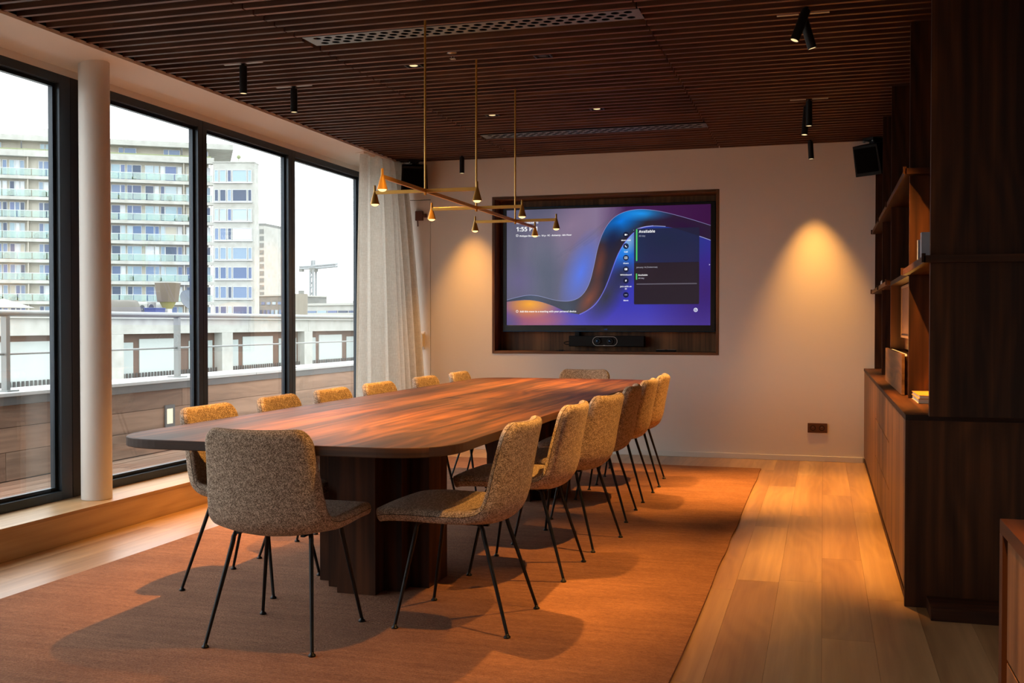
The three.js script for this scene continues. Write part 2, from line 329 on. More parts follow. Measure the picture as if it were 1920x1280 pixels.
function makeChair() {   // faces +x
  const t = thing('dining_chair', [0, 0, 0], 0, '', 'chair', 'upholstered chairs around the conference table');
  part('outer_shell', uvm(shellGeo(false), 'x', 0.165, 0.165), M.fabric, t); part('seat_upholstery', uvm(shellGeo(true), 'x', 0.165, 0.165, 0.3, 0.4), M.fabric, t);
  for (const sz of [-1, 1]) for (const [tf, ff, fl] of [[0.15, 0.222, 0.212], [-0.105, -0.226, 0.208]]) {
    const top = [tf, 0.405, sz * 0.150], foot = [ff, 0.012, sz * fl], crv = new THREE.CatmullRomCurve3([new THREE.Vector3(tf - Math.sign(tf) * 0.03, 0.408, sz * 0.13), new THREE.Vector3(...top).lerp(new THREE.Vector3(...foot), 0.02), new THREE.Vector3(...top).lerp(new THREE.Vector3(...foot), 0.12), new THREE.Vector3(...foot)], false, 'centripetal');
    const g = new THREE.TubeGeometry(crv, 24, 0.0088, 10), p = g.attributes.position;
    for (let i = 0; i < p.count; i++) { const q = Math.floor(i / 11) / 24, c = crv.getPointAt(Math.min(1, q)), k = 1.05 - 0.32 * q; p.setXYZ(i, c.x + (p.getX(i) - c.x) * k, c.y + (p.getY(i) - c.y) * k, c.z + (p.getZ(i) - c.z) * k); }
    const leg = part('leg', g, M.leg, t);
    const gl = lathe([[0, 0], [0.0125, 0], [0.0135, 0.003], [0.012, 0.007], [0.007, 0.010], [0.007, 0.016], [0, 0.016]], 16); gl.translate(foot[0], 0, foot[2]);
    part('glide', gl, M.leg, leg);
  }
  part('under_frame', join([bx(-0.13, 0.17, 0.396, 0.408, -0.135, -0.12), bx(-0.13, 0.17, 0.396, 0.408, 0.12, 0.135), bx(0.02, 0.035, 0.396, 0.408, -0.13, 0.13)]), M.leg, t);
  return t;
}
const chair0 = makeChair(); let chairUsed = false;
function chair(x, z, turn, label) {
  let c = chair0; if (chairUsed) { c = chair0.clone(); c.name = numbered('dining_chair'); scene.add(c); } chairUsed = true;
  c.position.set(x, 0.013, z); c.rotation.set(0, turn, 0); c.userData = { label, category: 'chair', group: 'upholstered chairs around the conference table' };
}
const rad = (d) => d * Math.PI / 180;
chair(-1.93, -3.527, rad(90 + 2.5), 'brown speckled chair at the near head of the table, its back to the viewer');
chair(-1.345, -3.92, rad(180), 'nearest speckled chair on the cabinet side, seat in full view by the near pedestal');
chair(-1.345, -4.80, rad(180), 'second chair from the near end on the cabinet side of the table');
chair(-1.31, -5.47, rad(180 - 9), 'third chair on the cabinet side, turned to show more of its back');
chair(-1.335, -6.27, rad(180 + 2), 'fourth chair from the near end on the cabinet side of the table');
chair(-1.345, -6.98, rad(180), 'fifth chair on the cabinet side, second from the screen wall');
chair(-1.355, -7.65, rad(180 + 3.5), 'farthest chair on the cabinet side, nearest the wall socket');
chair(-2.455, -4.18, 0, 'nearest chair on the window side, half behind the head chair');
chair(-2.46, -4.84, rad(2), 'second chair from the near end on the window side of the table');
chair(-2.46, -5.45, 0, 'third chair on the window side, in front of the wide dark mullion');
chair(-2.46, -6.10, rad(-2), 'fourth chair on the window side, just before the curtain');
chair(-2.455, -6.90, 0, 'fifth chair on the window side, in front of the curtain edge');
chair(-2.455, -7.63, rad(2), 'farthest chair on the window side, below the wall by the door');
chair(-1.85, -8.09, rad(-90), 'single chair at the far head of the table below the screen');

// ------------------------------------------------------------ screen recess and what is in it
const NB = -9.545;
{
  const n = thing('screen_recess', [0, 0, 0], 0, 'walnut lined recess in the end wall holding the big screen', 'wall recess');
  const x0 = -2.96, x1 = -0.879, y0 = 0.901, y1 = 2.353, t = 0.024;
  wood(bx(x0 + t, x1 - t, y0 + t, y1 - t, NB - 0.012, NB), 'y', M.veneer, n, 'back_panel');
  wood(bx(x0, x0 + t, y0, y1, NB - 0.012, ZB + 0.004, 0.0015), 'y', M.veneer, n, 'side_panel');
  wood(bx(x1 - t, x1, y0, y1, NB - 0.012, ZB + 0.004, 0.0015), 'y', M.veneer, n, 'side_panel');
  wood(bx(x0 + t, x1 - t, y1 - t, y1, NB - 0.012, ZB + 0.004, 0.0015), 'x', M.veneer, n, 'top_panel');
  wood(bx(x0 + t, x1 - t, y0, y0 + t, NB - 0.012, ZB + 0.004, 0.0015), 'x', M.veneer, n, 'bottom_panel');
}
function screenTexture() {
  const W = 1536, H = 864, c = document.createElement('canvas'); c.width = W; c.height = H; const x = c.getContext('2d');
  const U = (px, py) => { const u = (px - 177) / 1361, top = 228 - 38 * u; return [u * W, (py - top) / (992 - top) * H]; };
  let g = x.createLinearGradient(0, 0, W, 0);
  [[0, '#57566a'], [0.1, '#5c5a72'], [0.22, '#4e5269'], [0.34, '#66597a'], [0.45, '#7a6c8c'], [0.6, '#43204f'], [1, '#3a1440']].forEach(([a, b]) => g.addColorStop(a, b)); x.fillStyle = g; x.fillRect(0, 0, W, H);
  const blob = (px, py, r, col, sx = 1, sy = 1, rot = 0) => { const [a, b] = U(px, py); x.save(); x.translate(a, b); x.rotate(rot); x.scale(sx, sy); const q = x.createRadialGradient(0, 0, 0, 0, 0, r); q.addColorStop(0, col); q.addColorStop(1, col.replace(/[\d.]+\)$/, '0)')); x.fillStyle = q; x.beginPath(); x.arc(0, 0, r, 0, 7); x.fill(); x.restore(); };
  blob(620, 330, 380, 'rgba(148,126,150,0.75)', 1.3, 0.7, -0.6); blob(690, 640, 270, 'rgba(72,112,235,0.9)', 0.55, 1.3, 0.35); blob(430, 620, 260, 'rgba(72,78,100,0.8)', 0.6, 1.3); blob(260, 700, 200, 'rgba(104,92,142,0.6)');
  for (let i = 0; i < 5; i++) { x.strokeStyle = i % 2 ? 'rgba(150,130,160,0.06)' : 'rgba(70,60,90,0.08)'; x.lineWidth = 26; x.filter = 'none'; x.beginPath(); const [a, b] = U(520 + i * 46, 540 - i * 20), [p, q] = U(980 - i * 20, 215); x.moveTo(a, b); x.quadraticCurveTo(a + 180, b - 90, p, q); x.stroke(); }
  const path = (pts) => { const v = pts.map(([a, b]) => U(a, b)); x.moveTo(...v[0]); for (let i = 1; i < v.length - 1; i++) x.quadraticCurveTo(v[i][0], v[i][1], (v[i][0] + v[i + 1][0]) / 2, (v[i][1] + v[i + 1][1]) / 2); x.lineTo(...v[v.length - 1]); };
  const upper = [[177, 825], [300, 790], [400, 794], [500, 825], [600, 836], [685, 812], [745, 730], [778, 600], [805, 460], [855, 335], [930, 255], [1050, 219], [1200, 230], [1400, 285], [1540, 332]];
  const lower = [[177, 836], [300, 821], [400, 830], [500, 862], [600, 908], [680, 920], [765, 885], [835, 790], [885, 670], [935, 520], [1000, 415], [1080, 345], [1170, 332], [1280, 340], [1400, 378], [1540, 430]];
  // below and right of the ribbon
  x.save(); x.beginPath(); path(lower); const e = U(1540, 1000), f = U(177, 1000); x.lineTo(W, H); x.lineTo(0, H); x.closePath(); x.clip();
  g = x.createLinearGradient(0, 0.55 * H, 0, H); g.addColorStop(0, '#3238b0'); g.addColorStop(0.6, '#3a38ae'); g.addColorStop(1, '#4f46b2'); x.fillStyle = g; x.fillRect(0, 0, W, H);
  blob(1500, 760, 620, 'rgba(58,26,92,0.85)', 0.7, 1); blob(980, 470, 240, 'rgba(30,150,250,1)', 0.8, 1); blob(1010, 420, 120, 'rgba(190,225,255,0.95)', 0.7, 1); blob(1250, 420, 330, 'rgba(30,60,110,0.9)', 1.2, 0.7); blob(860, 800, 230, 'rgba(52,52,58,0.95)', 1.1, 0.55, -0.95); blob(960, 660, 170, 'rgba(42,44,66,0.95)', 0.9, 0.7, -1.0);
  blob(330, 900, 300, 'rgba(178,92,92,0.95)', 1.1, 0.8); blob(340, 850, 210, 'rgba(248,166,36,1)', 1.15, 0.55); blob(430, 960, 190, 'rgba(190,90,90,0.6)', 1.5, 0.5); blob(190, 985, 120, 'rgba(80,76,120,0.8)');
  x.restore();
  // the ribbon itself
  x.save(); x.beginPath(); path(upper); const lv = [...lower].reverse().map(([a, b]) => U(a, b)); lv.forEach((q) => x.lineTo(...q)); x.closePath(); x.clip();
  x.fillStyle = '#2b2431'; x.fillRect(0, 0, W, H);
  blob(330, 810, 300, 'rgba(62,74,98,1)', 1.2, 0.5); blob(600, 880, 160, 'rgba(52,62,82,1)'); blob(745, 820, 150, 'rgba(126,66,48,1)', 0.5, 1.2, 0.6); blob(815, 590, 200, 'rgba(108,56,44,0.95)', 0.3, 1.2, 0.2); blob(800, 880, 150, 'rgba(92,92,226,1)', 0.35, 1.3, 0.75); blob(900, 640, 160, 'rgba(36,40,74,0.9)', 0.3, 1.3, 0.3);
  blob(960, 300, 210, 'rgba(8,120,226,1)', 1.3, 0.6, -0.5); blob(1090, 250, 170, 'rgba(30,150,240,0.95)', 1.5, 0.35, 0.05); blob(900, 420, 130, 'rgba(22,30,66,0.9)', 0.6, 1, 0.4); blob(1380, 345, 230, 'rgba(44,18,56,1)', 1.3, 0.5, 0.3);
  x.restore();
  x.lineWidth = 3.5; x.strokeStyle = 'rgba(176,186,245,0.6)'; x.beginPath(); path(upper); x.stroke();
  x.lineWidth = 7; x.strokeStyle = 'rgba(128,132,255,0.7)'; x.beginPath(); path(lower.slice(5, 13)); x.stroke();
  x.lineWidth = 5; x.strokeStyle = 'rgba(190,200,250,0.7)'; x.beginPath(); path([[1040, 362], [1090, 340], [1170, 332], [1250, 337]]); x.stroke(); x.beginPath(); path([[1465, 402], [1500, 414], [1540, 430]]); x.stroke();
  // panels
  const rect = (a, b, p, q, col) => { const [l, t] = U(a, b), [r, s] = U(p, q); x.fillStyle = col; x.beginPath(); x.roundRect(l, t, r - l, s - t, 8); x.fill(); };
  rect(1044, 352, 1466, 852, 'rgba(34,36,58,0.82)'); rect(1046, 578, 1466, 850, 'rgba(40,30,38,0.92)');
  rect(1057, 354, 1066, 566, '#4fd06a'); rect(1057, 648, 1065, 690, '#4fd06a'); rect(1060, 715, 1452, 719, 'rgba(120,118,130,0.7)');
  const txt = (s, px, py, size, w = 'bold', al = 'left', col = '#ffffff') => { const [a, b] = U(px, py); x.font = `${w} ${size}px sans-serif`; x.textAlign = al; x.fillStyle = col; x.fillText(s, a, b); };
  txt('TUESDAY JANUARY 13', 243, 318, 17); txt('1:55 PM', 243, 368, 46); txt('Philippe Boardroom - 14 p - VC - Antwerp - 6th Floor', 266, 404, 16.5); x.strokeStyle = '#ffffff'; x.lineWidth = 3; { const [a, b] = U(244, 390); x.strokeRect(a, b, 14, 12); }
  txt('Available', 1076, 379, 27); txt('All day', 1076, 405, 16, '', 'left', '#b9bccb'); txt('January 14 (Tomorrow)', 1060, 612, 15, '', 'left', '#c9cad6'); txt('Available', 1071, 664, 16); txt('All day', 1072, 684, 15, '', 'left', '#d0d0da');
  txt('Add this room to a meeting with your personal device', 269, 907, 17); { const [a, b] = U(250, 900); x.lineWidth = 3; x.beginPath(); x.arc(a, b, 8, 0, 7); x.stroke(); }
  [['Meet now', 391, 432], ['Call', 467, 509], ['Share', 544, 585], ['Whiteboard', 620, 661], ['Join with an', 696, 739], ['More', 790, 832]].forEach(([s, yi, yt], i) => {
    const [a, b] = U(991, yi); x.fillStyle = 'rgba(20,24,50,0.85)'; x.beginPath(); x.arc(a, b, 21, 0, 7); x.fill(); x.fillStyle = '#ffffff';
    if (i === 0) { x.fillRect(a - 10, b - 6, 13, 12); x.beginPath(); x.moveTo(a + 4, b); x.lineTo(a + 10, b - 6); x.lineTo(a + 10, b + 6); x.fill(); }
    else if (i === 1) { x.lineWidth = 5; x.strokeStyle = '#fff'; x.beginPath(); x.moveTo(a - 6, b - 7); x.quadraticCurveTo(a - 4, b + 5, a + 7, b + 7); x.stroke(); }
    else if (i === 2) { x.lineWidth = 3; x.strokeStyle = '#fff'; x.strokeRect(a - 9, b - 7, 18, 14); x.fillRect(a - 2, b - 4, 4, 8); }
    else if (i === 3) { x.fillRect(a - 10, b - 8, 20, 15); x.fillStyle = '#303a60'; x.fillRect(a - 6, b - 3, 7, 4); }
    else if (i === 4) { x.font = 'bold 22px sans-serif'; x.textAlign = 'center'; x.fillText('#', a, b + 8); }
    else for (const o of [-7, 0, 7]) { x.beginPath(); x.arc(a + o, b, 2.5, 0, 7); x.fill(); }
    txt(s, 991, yt, 15, 'bold', 'center');
  });
  txt('ID', 991, 754, 15, 'bold', 'center');
  { const [a, b] = U(1444, 890); x.fillStyle = '#dfe2f2'; x.beginPath(); x.arc(a, b, 15, 0, 7); x.fill(); x.strokeStyle = '#43407c'; x.lineWidth = 3; x.beginPath(); x.arc(a, b, 8, 0, 5); x.moveTo(a, b - 4); x.lineTo(a + 1, b + 1); x.lineTo(a + 6, b - 3); x.stroke(); const [p, q] = U(1532, 590); x.fillStyle = '#dfe2f2'; x.beginPath(); x.moveTo(p - 4, q - 5); x.lineTo(p + 4, q); x.lineTo(p - 4, q + 7); x.fill(); }
  const t = new THREE.CanvasTexture(c); t.colorSpace = THREE.SRGBColorSpace; return t;
}
{
  const zf = -9.46, t = thing('display_screen', [0, 0, 0], 0, 'large black wall display showing a blue and purple ribbon picture', 'screen');
  const fr = new THREE.Shape([[-2.893, 1.103], [-0.921, 1.103], [-0.921, 2.263], [-2.893, 2.263]].map(([a, b]) => new THREE.Vector2(a, b)));
  part('housing', bx(-2.893, -0.921, 1.103, 2.263, NB + 0.004, zf - 0.008, 0.006), M.plastic, t);
  fr.holes.push(new THREE.Path([[-2.857, 1.163], [-2.857, 2.240], [-0.963, 2.240], [-0.963, 1.163]].map(([a, b]) => new THREE.Vector2(a, b))));
  const bz = new THREE.ExtrudeGeometry(fr, { depth: 0.01, bevelEnabled: true, bevelThickness: 0.002, bevelSize: 0.002, bevelOffset: -0.002, bevelSegments: 1 }); bz.translate(0, 0, zf - 0.01);
  part('bezel', bz, S({ color: 0x07080a, roughness: 0.35 }), t);
  const edge = S({ color: 0x12354c, roughness: 0.25, metalness: 0.8 });
  part('edge_line', bx(-2.893, -0.921, 1.103, 1.109, zf, zf + 0.004), edge, t, 'blue metal edge line'); part('edge_line', bx(-2.893, -0.921, 2.257, 2.263, zf, zf + 0.004), edge, t, 'blue metal edge line');
  const pl = new THREE.PlaneGeometry(1.894, 1.077); pl.translate(-1.91, 1.7015, zf - 0.006);
  part('screen', pl, S({ color: 0x030303, roughness: 0.12, emissive: 0xffffff, emissiveMap: screenTexture(), emissiveIntensity: 1 }), t);
  const lit = S({ color: 0x6b6862, roughness: 0.5 }), blue = S({ color: 0x000000, emissive: new THREE.Color(0.05, 0.16, 0.6), emissiveIntensity: 0.8 });
  part('status_light', bx(-1.925, -1.895, 1.121, 1.129, zf + 0.0005, zf + 0.002), blue, t, 'small blue status light');
  part('front_button', bx(-1.935, -1.88, 1.147, 1.152, zf + 0.0005, zf + 0.002), lit, t);
  for (const a of [-2.16, -1.69]) part('port_row', join([bx(a, a + 0.08, 1.126, 1.130, zf + 0.0005, zf + 0.002), bx(a - 0.035, a - 0.028, 1.124, 1.131, zf + 0.0005, zf + 0.002), bx(a + 0.105, a + 0.11, 1.124, 1.131, zf + 0.0005, zf + 0.002)]), lit, t);
}
{
  const t = thing('conference_camera', [-1.90, 0, 0], 0, 'long black video bar with twin lenses mounted under the screen', 'camera');
  part('body', bx(-0.35, 0.35, 0.968, 1.066, -9.52, -9.43, 0.006), M.plastic, t);
  const sh = new THREE.Shape(); const w = 0.115, r = 0.043; sh.absarc(w - r, 0, r, -Math.PI / 2, Math.PI / 2); sh.absarc(-w + r, 0, r, Math.PI / 2, Math.PI * 1.5);
  const ring = new THREE.Shape(sh.getPoints(20)); ring.holes.push(new THREE.Path((() => { const s = new THREE.Shape(); s.absarc(w - r, 0, r - 0.004, -Math.PI / 2, Math.PI / 2); s.absarc(-w + r, 0, r - 0.004, Math.PI / 2, Math.PI * 1.5); return s.getPoints(20); })()));
  const rg = new THREE.ExtrudeGeometry(ring, { depth: 0.006, bevelEnabled: false }); rg.translate(-0.01, 1.017, -9.431); part('trim_ring', rg, M.plate, t, 'pale oval trim around the lenses');
  for (const lx of [-0.075, 0.04]) {
    const hg = lathe([[0, 0.012], [0.02, 0.012], [0.026, 0.016], [0.031, 0.008], [0.031, 0]], 28); hg.rotateX(Math.PI / 2); hg.translate(lx, 1.017, -9.43);
    const l = part('lens', hg, M.blackMetal, t); const lg = new THREE.SphereGeometry(0.017, 20, 12); lg.scale(1, 1, 0.5); lg.translate(lx, 1.017, -9.418); part('lens_glass', lg, S({ color: 0x27405a, roughness: 0.05, metalness: 0.6 }), l, 'blue lens glass');
  }
  part('sensor', bx(-0.025, -0.01, 0.974, 0.981, -9.432, -9.4285), M.plate, t);
  part('bracket', bx(-0.30, -0.26, 1.066, 1.10, -9.53, -9.47), M.plastic, t);
  const cab = new THREE.CatmullRomCurve3([[-0.35, 0.985, -9.46], [-0.385, 0.988, -9.455], [-0.40, 1.0, -9.46], [-0.37, 1.012, -9.47], [-0.345, 1.005, -9.48]].map((p) => new THREE.Vector3(...p))); part('cable', new THREE.TubeGeometry(cab, 24, 0.004, 8), M.plastic, t);
}
{
  const t = thing('remote_control', [-1.35, 0.925, -9.42], rad(2), 'flat dark control bar lying on the recess floor right of the video bar', 'remote control');
  part('body', bx(-0.09, 0.09, 0, 0.018, -0.02, 0.02, 0.004), M.plastic, t); part('top_edge', bx(-0.085, -0.012, 0.018, 0.0195, 0.005, 0.019), M.plate, t); part('top_edge', bx(0.012, 0.085, 0.018, 0.0195, 0.005, 0.019), M.plate, t);
  const u = thing('cable_adapter', [-2.31, 0.925, -9.42], rad(-8), 'small black cable adapter lying on the recess floor left of the video bar', 'adapter');
  part('plug', bx(-0.03, 0.012, 0, 0.012, -0.01, 0.01, 0.003), M.plastic, u); part('connector', bx(0.012, 0.024, 0.003, 0.009, -0.006, 0.006), M.plastic, u); const ca = new THREE.CatmullRomCurve3([[-0.03, 0.005, 0], [-0.045, 0.004, 0.004], [-0.06, 0.004, -0.004]].map((p) => new THREE.Vector3(...p))); part('cord', new THREE.TubeGeometry(ca, 10, 0.003, 6), M.plastic, u);
}
{
  const t = thing('wall_socket', [-0.044, 0.286, ZB], 0, 'brown double power socket low on the end wall', 'socket');
  const brown = S({ color: 0x5a3018, roughness: 0.45 });
  part('cover_plate', bx(-0.08, 0.08, -0.041, 0.041, 0.0005, 0.011, 0.003), brown, t);
  for (const a of [-0.037, 0.037]) { const g = lathe([[0, 0.001], [0.017, 0.001], [0.02, 0.0045], [0.023, 0.0045], [0.023, 0]], 28); g.rotateX(Math.PI / 2); g.translate(a, 0, 0.0085); const o = part('outlet', g, M.plastic, t); part('contact_pin', tube([a, 0.008, 0.009], [a, 0.008, 0.014], 0.0025, 0.0025, 8), M.steel, o); }
}

// ------------------------------------------------------------ curtain
{
  const NU = 260, NV = 40, pos = [], uv = [], idx = [], top = 2.685, bot = 0.02;
  for (let j = 0; j <= NV; j++) for (let i = 0; i <= NU; i++) {
    const u = i / NU, v = j / NV, h = top + (bot - top) * v, fl = Math.pow(v, 0.75);
    const zA = -8.53 + 0.20 * fl, zB = -9.29 + 0.02 * fl, xA = -3.92 + 0.03 * fl, xB = -3.83 + 0.25 * fl;
    const ph = u * (7 + 2.5 * u) * Math.PI * 2 + 0.9 * Math.sin(u * 9) + 0.35 * Math.sin(v * 3 + u * 12), am = (0.036 + 0.016 * Math.sin(u * 23 + 1) + 0.022 * v);
    pos.push(xA + (xB - xA) * u + am * Math.sin(ph) + 0.012 * v * Math.sin(ph * 0.5 + 1), h, zA + (zB - zA) * u + am * 0.55 * Math.cos(ph * 1.0 + 0.6)); uv.push(u * 4, v * 6);
  }
  for (let j = 0; j < NV; j++) for (let i = 0; i < NU; i++) { const a = j * (NU + 1) + i, b = a + 1, c = a + NU + 1, d = c + 1; idx.push(a, c, b, b, c, d); }
  const g = new THREE.BufferGeometry(); g.setAttribute('position', new THREE.Float32BufferAttribute(pos, 3)); g.setAttribute('uv', new THREE.Float32BufferAttribute(uv, 2)); g.setIndex(idx); g.computeVertexNormals();
  const t = thing('curtain', [0, 0, 0], 0, 'gathered cream linen curtain hanging full height beside the windows', 'curtain');
  part('drape', g, M.linen, t); part('curtain_track', bx(-3.95, -3.87, 2.672, 2.687, -9.3, -8.48), M.white, t);
}

// ------------------------------------------------------------ ceiling fittings
function vent(zc, label) {
  const t = thing('air_vent', [0, 0, 0], 0, label, 'air vent', 'ceiling air vents');
  const s = new THREE.Shape([[-2.67, -0.085], [-0.864, -0.085], [-0.864, 0.085], [-2.67, 0.085]].map(([a, b]) => new THREE.Vector2(a, b)));
  for (let r = 0; r < 3; r++) for (let i = 0; i < 27; i++) { const p = new THREE.Path(), cx = -2.60 + i * 0.0645 + (r % 2 ? 0.032 : 0), cy = -0.046 + r * 0.046; if (cx > -0.90) continue; const pts = []; for (let k = 0; k < 14; k++) pts.push(new THREE.Vector2(cx + 0.022 * Math.cos(-k / 14 * 6.2832), cy + 0.021 * Math.sin(-k / 14 * 6.2832))); p.setFromPoints(pts); s.holes.push(p); }
  const g = new THREE.ExtrudeGeometry(s, { depth: 0.003, bevelEnabled: false, curveSegments: 6 }); g.rotateX(Math.PI / 2); g.translate(0, 2.703, zc);
  part('face_plate', g, S({ color: 0x767d80, roughness: 0.45, metalness: 0.5 }), t, 'grey metal plate punched with round holes');
  part('vent_duct', join([bx(-2.67, -0.864, 2.703, 2.79, zc - 0.086, zc - 0.083), bx(-2.67, -0.864, 2.703, 2.79, zc + 0.083, zc + 0.086), bx(-2.67, -0.864, 2.775, 2.795, zc - 0.083, zc + 0.083)]), M.black, t);
}
vent(-5.155, 'long perforated grey air vent in the slats above the near chandelier rod'); vent(-8.185, 'long perforated grey air vent in the slats near the end wall');

function can(x, z, tilt, len, label, group, aim, cd, angle, pen, plate = true, dz = 0) {
  // tilt: degrees about z (+ leans the mouth to -x), dz: degrees about x
  const t = thing('ceiling_spotlight', [x, CH, z], 0, label, 'spotlight', group);
  if (plate) part('mounting_plate', join([bx(-0.125, -0.02, -0.001, 0.006, -0.010, 0.010), bx(0.02, 0.125, -0.001, 0.006, -0.010, 0.010)]), M.plate, t, 'pale metal mounting strip');
  part('stem', tube([0, 0.03, 0], [0, -0.022, 0], 0.011, 0.011, 12), M.blackMetal, t);
  const q = new THREE.Euler(rad(dz), 0, rad(-tilt)), r = 0.022;
  const b = lathe([[0, 0], [r - 0.002, 0], [r, -0.003], [r, -len], [r - 0.0035, -len], [r - 0.0035, -len + 0.008], [0, -len + 0.008]], 28), m = new THREE.Matrix4().makeRotationFromEuler(q); b.applyMatrix4(m); b.translate(0, -0.012, 0);
  part('body', b, M.blackMetal, t);
  const d = lathe([[0, -len + 0.0015], [r - 0.0036, -len + 0.0015], [r - 0.0036, -len + 0.007], [0, -len + 0.007]], 24); d.applyMatrix4(m); d.translate(0, -0.012, 0); part('lamp_face', d, M.glow, t, 'glowing warm lamp face');
  const e = new THREE.Vector3(0, -len - 0.006, 0).applyMatrix4(m); e.y -= 0.012;
  lampSpot(t, e.toArray(), [aim[0] - x, aim[1] - CH, aim[2] - z], cd, angle, pen, 1);
}
const LG = 'black cylinder spotlights hanging from the slat ceiling';
can(-3.265, -5.475, 0, 0.162, 'black cylinder spotlight over the column, nearer of the window-side pair', LG, [-3.30, 0, -5.47], CAN * 0.5, rad(25), 1);
can(-3.268, -6.095, 0, 0.152, 'black cylinder spotlight over the wide mullion, farther of the window-side pair', LG, [-3.30, 0, -6.1], CAN * 0.5, rad(25), 1);
can(-3.155, -9.045, 0, 0.145, 'small black cylinder spotlight against the end wall beside the door', LG, [-3.12, 0, -9.1], CAN * 0.34, rad(29), 1, false);
can(-0.085, -5.27, 20, 0.16, 'black spotlight tilted toward the table, cut by the top of the picture', LG, [-1.0, 0, -4.9], CAN * 0.65, rad(28), 1, false, -8);
can(-0.103, -5.385, -16, 0.162, 'black spotlight tilted toward the cabinet on the nearest right-hand plate', LG, [0.62, 0, -5.65], CAN * 1.3, rad(28), 1, true, 6);
can(-0.10, -7.435, 0, 0.168, 'upright black spotlight below a pale plate halfway along the cabinet side', LG, [-0.05, 0, -7.6], CAN * 1.3, rad(29), 1);
can(-0.118, -7.62, 4, 0.20, 'unlit-looking black spotlight just behind the upright halfway one', LG, [-1.2, 0, -7.3], CAN * 0.65, rad(27), 1, false, -6);
can(-0.11, -9.075, -3, 0.146, 'black spotlight in front of the end wall right of the screen', LG, [0.0, 0, -9.13], CAN * 0.42, rad(29), 1, false);

can(-0.28, -3.45, 22, 0.16, 'black spotlight tilted toward the near head of the table', LG, [-1.4, 0, -3.55], CAN * 0.32, rad(28), 1);
can(-0.1, -1.28, -16, 0.16, 'black spotlight tilted toward the near sideboard', LG, [0.62, 0, -1.6], CAN, rad(28), 1);

function downlight(x, z, on, label, group) {
  const t = thing('recessed_downlight', [x, CH, z], 0, label, 'downlight', group);
  part('trim_frame', join([bx(-0.05, 0.05, -0.001, 0.008, -0.0375, -0.031), bx(-0.05, 0.05, -0.001, 0.008, 0.031, 0.0375), bx(-0.05, -0.041, -0.001, 0.008, -0.031, 0.031), bx(0.041, 0.05, -0.001, 0.008, -0.031, 0.031)]), M.blackMetal, t);
  part('cup', join([strip(lathe([[0.0305, 0.001], [0.0265, 0.004], [0.025, 0.02], [0.0305, 0.02]], 24)), strip(bx(-0.045, 0.045, 0.02, 0.09, -0.036, 0.036))]), M.blackMetal, t);
  const g = cyl(0.0235, 0.0235, 0.004, 20); g.translate(0, 0.004, 0); part('lamp_face', g, on ? M.glow : M.blackMetal, t);
  if (on) lampSpot(t, [0, -0.002, 0], [0, -2.7, 0], DOWN, rad(32), 1, 1);
}
const DG = 'small recessed downlights in the slats';
downlight(-2.33, -5.813, true, 'glowing recessed downlight beside the near chandelier rod', DG);
downlight(-2.33, -7.351, true, 'glowing recessed downlight left of the far vent', DG);
downlight(-1.55, -7.351, true, 'glowing recessed downlight beyond the far chandelier rod', DG);
downlight(-1.54, -5.813, false, 'dark unlit recessed downlight right of the chandelier rods', DG);
downlight(-2.33, -4.276, true, 'recessed downlight above the near end of the table', DG);
downlight(-1.55, -4.276, true, 'recessed downlight above the nearest cabinet-side chair', DG);
{
  const t = thing('sprinkler_head', [-2.03, CH, -5.66], 0, 'tiny chrome sprinkler head between the slats near the middle rod', 'sprinkler');
  part('collar', lathe([[0, 0.02], [0.03, 0.02], [0.034, 0.012], [0.012, 0.006], [0, 0.006]], 20), M.steel, t); part('deflector', join([strip(tube([-0.008, 0.006, 0], [-0.008, -0.014, 0], 0.002, 0.002, 6)), strip(tube([0.008, 0.006, 0], [0.008, -0.014, 0], 0.002, 0.002, 6)), strip(bx(-0.014, 0.014, -0.017, -0.014, -0.014, 0.014))]), M.steel, t);
}
// ------------------------------------------------------------ chandelier
{
  const t = thing('brass_chandelier', [TX, 0, 0], 0, 'slender brass chandelier of crossed bars with small cone lamps over the table', 'chandelier');
  const y = 1.856, rods = [-4.957, -5.769, -6.568];
  part('long_bar', bx(-0.006, 0.006, y - 0.018, y, -7.05, -4.425, 0.001), M.brass, t);
  const cone = (x, z) => {
    const g = lathe([[0.0, 0.078], [0.0055, 0.078], [0.006, 0.05], [0.010, 0.035], [0.0245, -0.018], [0.023, -0.018], [0.009, 0.03], [0, 0.03]], 24); g.translate(x, y - 0.05, z);
    const c = part('cone_shade', g, M.brass, t); const b = new THREE.SphereGeometry(0.0195, 16, 10); b.scale(1, 0.55, 1); b.translate(x, y - 0.067, z); part('bulb', b, M.glowCone, c, 'glowing warm bulb');
    lampSpot(t, [x, y - 0.084, z], [x, 0, z], CONE, rad(65), 1, 1);
  };
  rods.forEach((z) => {
    part('hanging_rod', tube([0, y, z], [0, CH, z], 0.0055, 0.0055, 12), M.brass, t);
    part('cross_bar', join([bx(-0.272, -0.006, y - 0.018, y, z - 0.006, z + 0.006, 0.001), bx(0.006, 0.272, y - 0.018, y, z - 0.006, z + 0.006, 0.001)]), M.brass, t);
    const k = lathe([[0, -0.012], [0.006, -0.012], [0.008, 0], [0.008, 0.004], [0, 0.004]], 14); k.translate(0, y - 0.018, z); part('joint_knob', k, M.brass, t);
    cone(-0.275, z); cone(0.275, z);
  });
  cone(0, -4.42); cone(0, -7.055);
}
